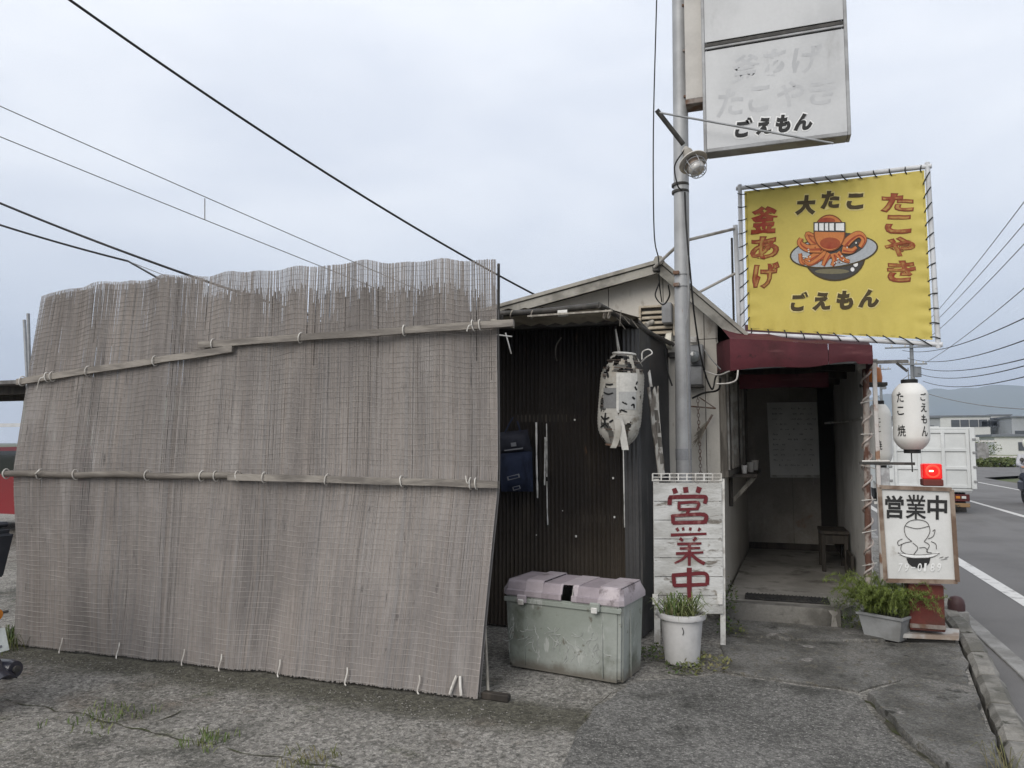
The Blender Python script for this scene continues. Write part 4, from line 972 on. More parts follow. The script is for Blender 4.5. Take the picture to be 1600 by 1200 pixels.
# ================================================================== WHITE "OPEN" BOARD ON LEGS
m_wb = M('peeling_white_wood', (.50, .50, .485), .8, (.36, .355, .335), 3, .4, .62, .08, 40, .4, 30, stretch=(1, 1, 3), stains=[((.15, .135, .115), 5, .57, .68, (1.2, 1, 4)), ((.22, .20, .17), 16, .60, .70, (1, 1, 1)), ((.27, .26, .235), 3, .52, .72, (1, 1, 2))])
pa_, pb_ = Vector((-.83, 5.66, 0)), Vector((-.33, 5.74, 0))
bp = Plane(pa_, pb_, pa_ + Vector((0, .07, 1.3)))
board = thing('open_sign_board', 'white plank board on legs with red brush characters beside the pole', 'sign', (-.58, 5.7, 0))
yy = 754; k = 0
while yy < 958:
    y1 = min(960, yy + 29.2); n_ = 8
    off = -.004 if k % 2 else 0
    P = [bp.px(1021 + k * .25, yy + .4, off), bp.px(1127 + k * .5, yy + .4, off), bp.px(1127 + (k + 1) * .5, y1 - .5, off), bp.px(1021 + (k + 1) * .25, y1 - .5, off)]
    MB().prism([P[3], P[2], P[1], P[0]], -bp.n * .014).build('plank', m_wb, board)
    yy += 29.4; k += 1
for x0, x1 in ((1020.5, 1030), (1124, 1132)):
    P = [bp.px(x0, 748, -.018), bp.px(x1, 748, -.018), bp.px(x1 + 2, 1008, -.018), bp.px(x0 + 2, 1008, -.018)]
    MB().prism([P[3], P[2], P[1], P[0]], -bp.n * .025).build('leg', m_ww, board)
for x0 in (1019.5, 1120.5): MB().prism([bp.px(x0, 928, .004), bp.px(x0 + 8.5, 928, .004), bp.px(x0 + 8.5, 944, .004), bp.px(x0, 944, .004)], bp.n * .012).build('hinge_plate', m_ww, board)
for y in (740, 745.5, 751): MB().beam(bp.px(1019, y, -.01), bp.px(1127.5, y, -.01), .012, .007).build('lattice_bar', m_ww, board)
for q in range(9):
    x = 1019.8 + q * 13.4; MB().beam(bp.px(x, 740, -.01), bp.px(x, 751.5, -.01), .010, .012, (0, 1, 0)).build('lattice_cross', m_ww, board)
m_bred = M('faded_red_paint', (.115, .016, .020), .75, (.24, .11, .10), 12, .54, .72, .08, 50)
def stroke(pl, pts, w0, w1, off, mat, parent, name='brush_stroke'):
    mb = MB(); ribbon(mb, pl, pts, w0, w1, off); return mb.build(name, mat, parent)
BS = [ # 営
 ([(1053, 763), (1056, 771)], 7, 8), ([(1071, 761), (1072, 770)], 8, 8), ([(1093, 761), (1090, 770)], 8, 7), ([(1046, 789), (1047, 779), (1049, 777), (1075, 776), (1098, 776), (1103, 778), (1101, 787)], 7, 6),
 ([(1061, 785), (1061, 796)], 5, 5), ([(1059, 786), (1090, 785), (1089, 796)], 4.5, 5), ([(1060, 796), (1091, 795)], 4.5, 4.5), ([(1076, 797), (1073, 804)], 5, 5),
 ([(1051, 804), (1052, 818)], 6, 6), ([(1050, 806), (1100, 804), (1101, 818)], 5, 7), ([(1051, 817), (1101, 816)], 6, 6),
 # 業
 ([(1057, 825), (1060, 830)], 5, 4), ([(1067, 824), (1068, 829)], 4, 4), ([(1079, 824), (1078, 829)], 4, 4), ([(1094, 825), (1091, 830)], 5, 3), ([(1048, 836), (1104, 834)], 5, 4),
 ([(1062, 841), (1067, 845)], 5, 4), ([(1088, 840), (1083, 845)], 5, 4), ([(1058, 850), (1096, 849)], 4.5, 3.5), ([(1062, 857), (1094, 856)], 4, 3.5), ([(1056, 865), (1099, 863)], 4.5, 3.5), ([(1077, 849), (1077, 884)], 5.5, 4.5), ([(1074, 866), (1066, 874), (1054, 880)], 5, 3), ([(1080, 866), (1089, 874), (1101, 881)], 4.5, 6),
 # 中
 ([(1052, 898), (1054, 916)], 6, 6), ([(1050, 899), (1078, 897), (1103, 897), (1105, 914)], 6, 6), ([(1053, 915), (1105, 913)], 6, 5.5), ([(1077, 887), (1077, 915), (1078, 942)], 8, 7)]
for i, (pt, a, b) in enumerate(BS): stroke(bp, pt, a, b, .004 + .0004 * (i % 5), m_bred, board)

# ------------------------------------------------------------------ white pot with grass
def blades(mb, c, n, h0, h1, spread, wd, droop=.5, rad=.05):
    for _ in range(n):
        a = R_(0, 2 * pi); h = R_(h0, h1); r = rad * sqrt(random.random()); p = Vector(c) + Vector((r * cos(R_(0, 6.3)), r * sin(R_(0, 6.3)), 0))
        d = Vector((cos(a), sin(a), 0)); sd = Vector((-sin(a), cos(a), 0)); sp_ = R_(.2, 1) * spread
        P = [p, p + d * sp_ * .25 + Vector((0, 0, h * .5)), p + d * sp_ * .65 + Vector((0, 0, h * .88)), p + d * sp_ * 1.1 + Vector((0, 0, h * (1 - droop * R_(.1, .7))))]
        W = [wd, wd * .9, wd * .6, wd * .1]; o = len(mb.v)
        for q, ww in zip(P, W): mb.v += [q - sd * ww / 2, q + sd * ww / 2]
        for i in range(3): mb.f.append((o + 2 * i, o + 2 * i + 1, o + 2 * i + 3, o + 2 * i + 2))
m_gr1 = M('grass_green', (.075, .115, .03), .7, (.14, .15, .06), 9, .4, .65, .15, 40); m_gr2 = M('weed_green', (.06, .095, .028), .75, (.12, .12, .045), 12, .4, .65, .15, 40); m_dry = M('dry_grass', (.19, .165, .085), .85, (.10, .11, .04), 8, .4, .6, .15, 40)
gp = gnd(1066, 1036); gp.z = 0
pot = thing('plant_pot', 'white plastic plant pot in front of the plank board', 'pot', gp)
m_pot = M('white_pot', (.52, .51, .50), .5, (.42, .41, .40), 3, .4, .62, .04, 40, stains=[((.20, .18, .15), 5, .66, .78, (1, 1, .6))])
MB().lathe([(.100, .0), (.115, .012), (.142, .30), (.145, .32), (.132, .32), (.128, .28)], gp, 36).build('body', m_pot, pot, smooth=40)
MB().lathe([(.146, .305), (.164, .308), (.168, .325), (.164, .342), (.150, .345), (.134, .335), (.132, .315)], gp, 36).build('rim', m_pot, pot, smooth=45)
MB().lathe([(.001, .300), (.131, .300), (.131, .306), (.001, .312)], gp, 24).build('soil', m_soil, pot)
MB().tube(curve_pts([gp + Vector((.02, -.1415, .27)), gp + Vector((.028, -.1425, .245)), gp + Vector((.022, -.138, .22))], 3), .0025, 4).build('chip_mark', m_blk, pot)
pg = thing('pot_grass', 'long bladed green grass growing in the white pot', 'plant', gp + Vector((0, 0, .31)))
mb = MB(); blades(mb, gp + Vector((0, 0, .30)), 130, .07, .20, .20, .011, .9, .12); tag(mb.build('leaves', m_gr1, pg), kind='stuff')
mb = MB(); blades(mb, gp + Vector((0, 0, .30)), 40, .05, .17, .24, .007, 1.2, .12); tag(mb.build('dry_leaves', m_dry, pg), kind='stuff')
def weed(p, n, h, sp_, label, mat=m_gr2, rad=.08, wd=.008, name='weed_tuft', group=None):
    p = Vector((p[0], p[1], p[2] if len(p) > 2 else 0)); mb = MB(); blades(mb, p, n, h * .4, h, sp_, wd, .8, rad); t = thing(name, label, 'weed', p, group); tag(mb.build('blades', mat, t), kind='stuff'); return t
def leafy(p, n, h, rad, label, mat, name='leafy_weed'):
    mb = MB(); p = Vector(p)
    for _ in range(n):
        a = R_(0, 6.3); r = rad * sqrt(random.random()); c = p + Vector((r * cos(a), r * sin(a), R_(.01, h) * (1 - .6 * r / rad)))
        d = Vector((R_(-1, 1), R_(-1, 1), R_(-.2, .8))).normalized(); sd = d.cross(Vector((0, 0, 1))).normalized(); l_ = R_(.018, .04)
        mb.add([c, c + d * l_ * .5 + sd * l_ * .3, c + d * l_, c + d * l_ * .5 - sd * l_ * .3], [(0, 1, 2, 3)])
    t = thing(name, label, 'weed', p); tag(mb.build('leaves', mat, t), kind='stuff'); return t
leafy((gp.x - .16, gp.y + .10, 0), 170, .09, .16, 'leafy weeds at the left foot of the white pot', m_gr2)
leafy((gp.x + .14, gp.y - .02, 0), 230, .08, .20, 'leafy weeds at the right foot of the white pot', M('weed_yellow', (.11, .125, .04), .75, (.17, .15, .07), 12, .4, .65, .15, 40))
leafy((gp.x + .02, gp.y - .16, 0), 110, .045, .13, 'low weeds in front of the white pot', m_gr2)
leafy((-.33, 6.45, .1), 170, .40, .07, 'tall leafy weed between plank board and entrance step', m_gr2)
leafy((-.30, 6.10, .02), 120, .16, .12, 'low leafy weed behind the right leg of the plank board', m_gr2)
weed(gnd(15, 1008), 190, .17, .10, 'green weeds at the left foot of the reed screen', m_gr2, .22)
weed(gnd(160, 1124), 130, .045, .05, 'flat grass tuft in the crack at far left', m_gr1, .22, .006)
weed(gnd(322, 1160), 90, .05, .05, 'flat grass tuft in the middle of the long crack', m_gr1, .12, .006)
weed(gnd(478, 1192), 90, .05, .06, 'flat grass tuft near the bottom edge of the forecourt', m_dry, .16, .006)
weed((.95, 3.95, .03), 26, .16, .16, 'dry straw tuft beside the kerb at bottom right', m_dry, .05, .004)

# ------------------------------------------------------------------ storage chest
m_chest = M('faded_green_plastic', (.225, .245, .215), .6, (.285, .30, .275), 2, .4, .62, .05, 50, .1, 40, stains=[((.10, .11, .085), 2.6, .50, .70, (1, 1, .8)), ((.36, .37, .345), 9, .58, .66, (1.6, 1.6, .5)), ((.33, .34, .32), 3, .58, .76, (1, 1, 1)), ((.13, .125, .10), 14, .60, .70, (1, 1, 1))], band=[(2, 0, .02, .10, (.13, .12, .10), .12, 9)])
m_lid = M('faded_purple_plastic', (.335, .295, .31), .6, (.275, .238, .252), 3, .4, .62, .05, 50, .1, 40, stains=[((.43, .38, .39), 4, .58, .72, (1, 1, 1)), ((.15, .125, .13), 6, .60, .72, (1, 1, 1)), ((.20, .17, .17), 2.2, .55, .75, (1, 1, 1))])
cx = Vector((-1.255, 4.93, 0)); ang = atan2(-.14, .79); CM = Matrix.Translation(cx) @ Matrix.Rotation(ang, 4, 'Z') @ Matrix.Scale(1.045, 4)
chest = thing('storage_chest', 'green plastic storage chest with broken purple lid beside the shed', 'chest', cx)
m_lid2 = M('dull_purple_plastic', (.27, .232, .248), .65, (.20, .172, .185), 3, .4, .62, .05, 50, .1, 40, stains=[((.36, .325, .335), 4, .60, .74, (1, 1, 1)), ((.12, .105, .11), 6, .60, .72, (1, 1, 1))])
CW, CD, CH = .80, .40, .46
def tb_(w0, d0, w1, d1, z0, z1):
    return [(-w0 / 2, -d0 / 2, z0), (w0 / 2, -d0 / 2, z0), (w0 / 2, d0 / 2, z0), (-w0 / 2, d0 / 2, z0), (-w1 / 2, -d1 / 2, z1), (w1 / 2, -d1 / 2, z1), (w1 / 2, d1 / 2, z1), (-w1 / 2, d1 / 2, z1)]
SF = [(0, 1, 5, 4), (1, 2, 6, 5), (2, 3, 7, 6), (3, 0, 4, 7)]
bm = bmesh.new()
o_ = [bm.verts.new(q) for q in tb_(.77, .37, .80, .40, .012, CH)]; i_ = [bm.verts.new(q) for q in tb_(.755, .355, .785, .385, .03, CH)]
for f in SF: bm.faces.new([o_[k] for k in f]); bm.faces.new([i_[k] for k in reversed(f)])
bm.faces.new([o_[k] for k in (3, 2, 1, 0)]); bm.faces.new([i_[k] for k in (0, 1, 2, 3)])
for a, b in ((4, 5), (5, 6), (6, 7), (7, 4)): bm.faces.new([o_[a], o_[b], i_[b], i_[a]])
ve = [e for e in bm.edges if e.verts[0] in o_ and e.verts[1] in o_ and abs(e.verts[0].co.z - e.verts[1].co.z) > .3]
bmesh.ops.bevel(bm, geom=ve, offset=.03, segments=3, affect='EDGES')
bm.verts.index_update(); mb = MB().add([q.co for q in bm.verts], [tuple(q.index for q in f.verts) for f in bm.faces]); bm.free()
mb.xf(CM).build('body', m_chest, chest, smooth=40)
for x in (-.255, .27): MB().box((x, -.1955, .23), (.006, .008, .40), .001).xf(CM).build('body_rib', m_chest, chest)
MB().box((.401, -.06, .22), (.008, .006, .40), .001).xf(CM).build('body_rib', m_chest, chest)
MB().box((0, -.204, CH - .025), (.80, .014, .03), .003).xf(CM).build('rim_band', m_chest, chest)
def lidp(x0, x1, name='lid_panel', z=.555, ins=0.0):
    mb = MB(); y0, y1 = -.185, .185
    prof = [(-.213, CH + .005), (-.213, CH + .035), (-.196, CH + .040), (-.180, z - .012), (-.165, z), (.165, z), (.180, z - .012), (.213, CH + .03), (.213, CH + .005)]
    inn = [(y * .965, q - .006) for y, q in prof]
    vs = [Vector((x0, y, q)) for y, q in prof] + [Vector((x1, y, q)) for y, q in prof] + [Vector((x0, y, q)) for y, q in inn] + [Vector((x1, y, q)) for y, q in inn]; n = len(prof)
    fs = [(i, i + 1, n + i + 1, n + i) for i in range(n - 1)] + [(2 * n + i, 3 * n + i, 3 * n + i + 1, 2 * n + i + 1) for i in range(n - 1)]
    fs += [(i, 2 * n + i, 2 * n + i + 1, i + 1) for i in range(n - 1)] + [(n + i, n + i + 1, 3 * n + i + 1, 3 * n + i) for i in range(n - 1)]
    return mb.add(vs, fs)
xs = [-.385, -.25, -.13, -.01, .11, .25, .385]
for i in range(6):
    a, b = xs[i], xs[i + 1]
    if i == 3:      # the broken panel: only its rear half is left at the front edge
        mb = lidp(a, b, z=.557)
        hx0, hx1 = .005, .075
        mb2 = lidp(a, hx0, z=.557); mb2.xf(CM).build('lid_panel', m_lid, chest, smooth=30)
        mb3 = lidp(hx1, b, z=.557); mb3.xf(CM).build('lid_panel', m_lid, chest, smooth=30)
        q = lidp(hx0, hx1, z=.557)
        keep = MB().prism([(hx0, -.165, .551), (hx1 + .0, -.150, .551), (hx1, .165, .551), (hx0, .165, .551)], (0, 0, .006)); keep.xf(CM).build('lid_panel', m_lid, chest)
        MB().prism([(hx0, .165, .551), (hx1, .165, .551), (hx1, .213, CH + .005), (hx0, .213, CH + .005)], (0, 0, .006)).xf(CM).build('lid_panel', m_lid, chest)
        MB().add([(hx1, -.213, CH + .006), (hx1 + .012, -.213, CH + .036), (hx1 - .002, -.17, .556), (hx1 - .012, -.15, .556)], [(0, 1, 2, 3)]).xf(CM).build('torn_edge', m_ww, chest)
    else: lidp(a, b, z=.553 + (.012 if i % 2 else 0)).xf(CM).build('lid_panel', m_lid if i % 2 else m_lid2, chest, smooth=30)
for sx in (-1, 1):
    P = [(.385, -.213, CH + .005), (.412, -.19, CH + .005), (.412, .19, CH + .005), (.385, .213, CH + .005)]; T = [(.385, -.165, .556), (.390, -.15, .550), (.390, .15, .550), (.385, .165, .556)]; Q = [(.385, -.213, CH + .036), (.412, -.19, CH + .036), (.412, .19, CH + .036), (.385, .213, CH + .036)]
    mb = MB().add([(sx * x, y, z) for x, y, z in P + Q + T], [(0, 1, 5, 4), (1, 2, 6, 5), (2, 3, 7, 6), (4, 5, 9, 8), (5, 6, 10, 9), (6, 7, 11, 10), (8, 9, 10, 11)])
    mb.xf(CM).build('lid_end', m_lid, chest, smooth=30)
for x in (-.265, .235):
    MB().box((x, -.220, CH - .012), (.065, .022, .05), .005).xf(CM).build('latch', m_lid if x < 0 else m_chest, chest)
    MB().box((x, -.234, CH - .03), (.04, .012, .035), .004).xf(CM).build('latch_tab', m_ww, chest)

m_scr = M('dried_root_marks', (.40, .41, .385), .8, (.30, .31, .29), 20)
for k in range(44):
    x = R_(-.36, .30); z = R_(.16, .30); pts = [Vector((x, -.1935 - .0000, z))]
    a = R_(-.4, .4)
    for q in range(5):
        a += R_(-.7, .7); pts.append(pts[-1] + Vector((.02 * sin(a), 0, -.022 * cos(a) * R_(.5, 1))))
    pts = [Vector((q.x, -.1862 - .015 * (q.z - .012) / .448 - .0008, q.z)) for q in pts]
    MB().tube(pts, [R_(.0012, .0026) for _ in pts], 4).xf(CM).build('root_mark', m_scr, chest)

# ------------------------------------------------------------------ blue delivery bag hung on the shed
bag = thing('delivery_bag', 'navy blue delivery bag with flap hanging on the corrugated wall', 'bag', (-1.93, 5.72, 1.1))
m_nav = M('navy_cloth', (.018, .026, .055), .8, (.012, .017, .036), 5, .4, .6, .12, 60, .3, 30)
vp = Plane((0, 5.66, 0), (1, 5.66, 0), (0, 5.66, 1))
def slabq(pl, pts, d, name, mat, parent, off=0): 
    P = [pl.px(x, y, off) for x, y in pts]; return MB().prism(P[::-1], -pl.n * d).build(name, mat, parent)
def pillow(c4, bulge, name, mat, off=0):
    mb = MB(); n_ = 10; vs = []
    for j in range(n_ + 1):
        for i in range(n_ + 1):
            s_, t_ = i / n_, j / n_; x = lerp(lerp(c4[0][0], c4[1][0], s_), lerp(c4[3][0], c4[2][0], s_), t_); y = lerp(lerp(c4[0][1], c4[1][1], s_), lerp(c4[3][1], c4[2][1], s_), t_)
            b_ = (1 - abs(2 * s_ - 1) ** 4) * (1 - abs(2 * t_ - 1) ** 4); vs.append(vp.px(x, y, off - .06 + bulge * b_ + .012 * b_ * noise.noise(Vector((x * .08, y * .06, 3)))))
    mb.add(vs, [(j * 11 + i, j * 11 + i + 1, (j + 1) * 11 + i + 1, (j + 1) * 11 + i) for j in range(n_) for i in range(n_)]); return mb.build(name, mat, bag, smooth=70)
pillow([(779, 698), (831, 698), (833, 768), (783, 768)], .062, 'bag_body', m_nav)
pillow([(777, 676), (824, 671), (832, 707), (779, 713)], .076, 'bag_flap', M('navy_flap', (.022, .024, .036), .7, (.015, .016, .024), 6), .0)
for pts in ([(789, 676), (796, 662), (802, 652)], [(813, 674), (810, 664), (808, 658)]): MB().tube(curve_pts([vp.px(x, y, 0) for x, y in pts], 5), .006, 5).build('strap', m_nav, bag)
MB().prism([vp.px(816, 712, .004), vp.px(820, 711, .004), vp.px(831, 757, .004), vp.px(828, 760, .004)], vp.n * .006).build('bag_seam', m_nav, bag)
m_lg = M('logo_grey', (.17, .175, .19), .6)
for pts in ([(798, 692), (806, 691), (807, 697), (799, 698)], [(788, 703), (817, 699), (817, 701.5), (788, 705)]):
    slabq(vp, pts, .001, 'logo', m_lg, bag, .020)
for pts in ([(792, 745), (811, 740), (812.5, 746), (793.5, 751)], [(800.5, 761), (812, 758), (813.5, 763.5), (802, 767)]):
    slabq(vp, pts, .002, 'logo_patch', m_lg, bag, .003)
    cx_ = sum(p[0] for p in pts) / 4; cy_ = sum(p[1] for p in pts) / 4
    slabq(vp, [(lerp(cx_, p[0], .78), lerp(cy_, p[1], .62)) for p in pts], .001, 'logo_field', m_nav, bag, .0045)

# ------------------------------------------------------------------ torn paper lantern hung on the shed corner
tl = thing('torn_paper_lantern', 'torn grey paper lantern patched with tape hanging on the shed corner', 'lantern', (-1.03, 5.5, 1.48))
m_tp = M('torn_paper', (.40, .385, .35), .85, (.30, .285, .25), 4, .4, .62, .08, 40, .3, 30, stains=[((.16, .14, .11), 5, .60, .70, (1, 1, 1)), ((.30, .20, .11), 3, .64, .76, (1, 1, .5))])
LC = Vector((-1.035, 5.52, 1.825)); LA, LH = .165, .345; tilt = Matrix.Rotation(radians(5), 3, 'Y')
def lsurf(a, h, k=1.0):     # a lantern drum, nearly straight sides and rounded ends
    r = LA * (1 - abs(h) ** 5 * .55) * k
    return LC + tilt @ Vector((r * cos(a), r * sin(a) * .85, h * LH))
nA, nH = 84, 60; mb = MB(); vs = [lsurf(2 * pi * i / nA, -1 + 2 * j / nH, 1 + (.012 if j % 2 else -.006)) for j in range(nH + 1) for i in range(nA)]; fs = []
for j in range(nH):
    for i in range(nA):
        a = 2 * pi * (i + .5) / nA; h = -1 + 2 * (j + .5) / nH
        hole = noise.noise(Vector((cos(a) * 2.1, sin(a) * 2.1, h * 4 + 3))) + .25 * noise.noise(Vector((cos(a) * 9, sin(a) * 9, h * 15))) > .30 or (h > .55 and noise.noise(Vector((cos(a) * 3, sin(a) * 3, h * 7))) > -.15)
        if not hole: fs.append((j * nA + i, j * nA + (i + 1) % nA, (j + 1) * nA + (i + 1) % nA, (j + 1) * nA + i))
mb.add(vs, fs).build('paper', m_tp, tl, smooth=50)
for j in range(0, nH + 1, 5):
    h = -1 + 2 * j / nH; MB().tube([lsurf(2 * pi * i / 28, h, .985) for i in range(29)], .0025, 4).build('wire_ring', m_rust, tl)
for h, r_ in ((1.0, .085), (-1.0, .085)): MB().tube([LC + tilt @ Vector((r_ * cos(t), r_ * sin(t), h * LH)) for t in [i * pi / 10 for i in range(21)]], .008, 6).build('end_hoop', m_ww if h > 0 else m_rust, tl, smooth=60)
lp = Plane(LC + Vector((0, -LA * .92, 0)), LC + Vector((1, -LA * .92, 0)), LC + Vector((0, -LA * .92, 1)))
def on_l(x, y, off=.004):
    r = ray(x, y); t = 5.3 / r.y
    best = None
    for i in range(220):
        p = CAM + r * (t + i * .002); q = tilt.inverted() @ (p - LC); h = max(-1, min(1, q.z / LH)); rr = LA * (1 - abs(h) ** 5 * .55) + off
        if q.x ** 2 + (q.y / .85) ** 2 <= rr * rr: return p
    return lp.px(x, y)
def patch(pts, name, mat, off):
    P = [on_l(x, y, off) for x, y in pts]; return MB().poly(P).build(name, mat, tl)
def lstroke(pts, w0, mat=m_black):
    P = curve_pts([(a, b, 0) for a, b in pts], 5); k = len(P); vs = []
    for i, p in enumerate(P):
        d = (P[min(i + 1, k - 1)] - P[max(i - 1, 0)]).normalized(); ww = w0 * (.55 + .45 * sin(pi * (i + 1) / (k + 1))); vs += [on_l(p.x - d.y * ww / 2, p.y + d.x * ww / 2, .007), on_l(p.x + d.y * ww / 2, p.y - d.x * ww / 2, .007)]
    MB().add(vs, [(2 * i, 2 * i + 1, 2 * i + 3, 2 * i + 2) for i in range(k - 1)]).build('brush_mark', mat, tl)
m_tape = M('pale_tape', (.50, .49, .46), .5, (.42, .41, .38), 5)
mb = MB(); nn = 6
def strip(x0, x1, y0, y1, off, name, mat):
    vs = [on_l(lerp(x0, x1, i / 5), lerp(y0, y1, j / 8), off) for j in range(9) for i in range(6)]
    MB().add(vs, [(j * 6 + i, j * 6 + i + 1, (j + 1) * 6 + i + 1, (j + 1) * 6 + i) for j in range(8) for i in range(5)]).build(name, mat, tl, smooth=60)
strip(963, 996, 583, 612, .0045, 'tape_patch', m_tape); strip(964, 994, 612, 640, .006, 'tape_patch', M('grey_tape', (.34, .34, .33), .5))
strip(943, 963, 606, 638, .0045, 'grey_patch', M('grey_patch', (.17, .17, .168), .8)); strip(963, 967, 585, 645, .009, 'tape_strip', m_tape)
for pts, wd in (([(949, 582), (950, 590)], 3), ([(946, 600), (952, 601), (958, 600)], 3), ([(943, 613), (950, 616), (958, 614)], 3), ([(939, 650), (944, 655), (952, 652)], 3.2), ([(946, 645), (945, 660), (950, 668)], 3), ([(938, 668), (946, 662)], 2.6),
                ([(992, 604), (995, 610)], 3), ([(988, 620), (992, 624)], 3.4), ([(986, 634), (990, 632), (991, 638)], 3), ([(972, 628), (980, 632)], 3), ([(970, 640), (980, 644)], 2.6), ([(982, 662), (986, 664)], 3), ([(996, 596), (994, 601)], 2.5), ([(952, 660), (958, 656)], 3)): lstroke(pts, wd)
for pts, wd in (([(958, 640), (966, 668), (962, 690), (958, 700)], .045), ([(966, 650), (972, 672), (977, 703)], .05)):
    P = curve_pts([on_l(x, y, .03) if y < 690 else onv(x, y, 5.36) for x, y in pts], 4); k = len(P)
    MB().add([q + Vector((sx * wd / 2, .004 * sin(i), 0)) for i, q in enumerate(P) for sx in (-1, 1)], [(2 * i, 2 * i + 1, 2 * i + 3, 2 * i + 2) for i in range(k - 1)]).build('hanging_strip', m_tape if wd > .047 else m_tp, tl, smooth=60)
MB().tube(curve_pts([on_l(1002, 566, .01), onv(1010, 558, 5.42), onv(1019, 552, 5.42), onv(1014, 546, 5.42), onv(1004, 550, 5.42), onv(1003, 562, 5.40)], 5), .005, 5).build('hanger_loop', m_ww, tl, smooth=60)
MB().tube([LC + tilt @ Vector((-.03, 0, LH)), onv(962, 514, 5.5)], .004, 5).build('hanger_cord', m_ww, tl)
MB().tube([onv(974, 703, 5.40), onv(975, 770, 5.44)], .004, 5).build('pull_cord', m_ww, tl)

# broken white plank leaning on the shed corner
bk = thing('broken_plank', 'splintered peeling white plank leaning on the dark shed corner', 'plank', onv(1035, 740, 5.86))
kp = Plane(onv(1015, 590, 5.80), onv(1040, 590, 5.92), onv(1030, 740, 5.86))
out = [(1012, 606), (1016, 604), (1019, 625), (1021, 610), (1024, 604), (1026, 618), (1029, 603), (1030, 640), (1034, 690), (1039, 742), (1030, 745), (1025, 705), (1020, 672), (1017, 640)]
slabq(kp, out, .012, 'plank_face', M('peeling_plank', (.42, .40, .36), .85, (.15, .13, .11), 7, .48, .58, .12, 60, .4, 40, stretch=(2, 2, .8)), bk)
slabq(kp, [(1013, 583), (1016, 578), (1019, 600), (1020, 604), (1016, 604)], .008, 'splinter', m_ww, bk)
for y in (640, 660, 682, 708):
    slabq(kp, [(1022 + (y - 640) * .12, y), (1028 + (y - 640) * .12, y + 1), (1030 + (y - 640) * .12, y + 16), (1024 + (y - 640) * .12, y + 17)], .002, 'bare_patch', m_owood, bk, .003)

# ================================================================== RIGHT-HAND POST, LANTERNS, SMALL SIGN
m_peel = M('peeling_post', (.36, .32, .29), .85, (.11, .055, .04), 7, .46, .56, .12, 60, .5, 40, stretch=(1, 1, .6))
rpost = thing('entrance_post', 'rusty peeling entrance post wound with rope light', 'post', (.78, 6.82, 0))
pt0, pt1 = Vector((.752, 6.82, .02)), Vector((.80, 6.82, 2.17))
MB().tube([pt0.lerp(pt1, i / 10) + Vector((.006 * noise.noise(Vector((i, 2, 3))), 0, 0)) for i in range(11)], .026, 10).build('shaft', m_peel, rpost, smooth=50)
m_rope = M('rope_light_tube', (.46, .42, .39), .35, (.30, .24, .21), 6, .4, .6, .08, spec=.5)
P = []
for i in range(240):
    t = i / 239; z = lerp(.15, 2.1, t); a = t * 2 * pi * 11; c = pt0.lerp(pt1, (z - .02) / 2.15); r = .036 + .010 * noise.noise(Vector((t * 20, 0, 0)))
    P.append(c + Vector((r * cos(a), r * sin(a), 0)))
MB().tube(P, .008, 6).build('rope_light', m_rope, rpost, smooth=60)
for k in range(6):
    z = .5 + k * .27; c = pt0.lerp(pt1, (z - .02) / 2.15); MB().tube([c + Vector((-.05, -.04, R_(-.02, .02))), c + Vector((.06, -.045, R_(-.03, .03)))], .004, 5).build('cable_tie', m_ww, rpost)
MB().box((.795, 6.84, 2.15), (.12, .10, .06), .006).build('cap_plate', m_ww, rpost)
o = thing('amber_beacon', 'amber beacon lamp on a black plate behind the entrance post', 'lamp', (.86, 7.0, 2.0))
MB().lathe([(.07, 0), (.075, .04), (.065, .12), (.03, .145)], (.88, 7.05, 2.02), 18).build('dome', M('amber_lens', (.42, .13, .02), .35, spec=.5), o, smooth=45)
MB().box((.88, 7.05, 2.0), (.20, .18, .03), .004).build('plate', m_blk, o)
MB().box((.86, 7.2, 2.18), (.16, .04, .12), .006).build('hood', m_ww, o)

# lantern stand
ls = thing('lantern_stand', 'rusty white square tube stand with arms holding the lanterns', 'stand', (.84, 6.6, 0))
m_stand = M('stand_white', (.46, .44, .42), .6, (.24, .14, .09), 6, .52, .62, .08, 60)
MB().box((.838, 6.62, 1.10), (.032, .032, 2.10), .003).build('upright', m_stand, ls)
MB().beam((.82, 6.62, 2.155), (1.085, 6.60, 2.15), .026, .026).build('top_arm', M('dark_arm', (.10, .10, .10), .6, (.2, .19, .18), 9), ls)
MB().beam((1.0, 6.60, 2.14), (1.075, 6.60, 2.07), .018, .018).build('hook_plate', m_blk, ls)
MB().tube([(1.08, 6.60, 2.10), (1.082, 6.60, 2.0)], .004, 5).build('hook_wire', m_pipe, ls)
MB().beam((.70, 6.62, 1.335), (1.10, 6.60, 1.335), .03, .022).build('lower_arm', m_blk, ls)
MB().tube([(.72, 6.60, 1.352), (.92, 6.60, 1.355)], .008, 6).build('arm_sleeve', m_ww, ls)
MB().tube([(1.078, 6.60, 1.43), (1.08, 6.60, 1.27)], .005, 5).build('lower_wire', m_cab, ls)
MB().box((.87, 6.64, 1.20), (.10, .02, .20), .003).build('foil_patch', M('foil', (.45, .46, .46), .4, (.3, .3, .3), 14, metal=.3), ls)
MB().beam((.80, 6.62, 1.02), (1.02, 6.60, 1.03), .02, .02).build('lower_bar', m_ww, ls)
MB().box((.838, 6.62, .05), (.16, .16, .02), .003).build('foot', m_rust, ls)
m_lan = M('lantern_vinyl', (.66, .65, .62), .55, (.60, .59, .55), 3, .4, .62, .02, 50, stains=[((.45, .42, .37), 2, .64, .80, (1, 1, 1))])
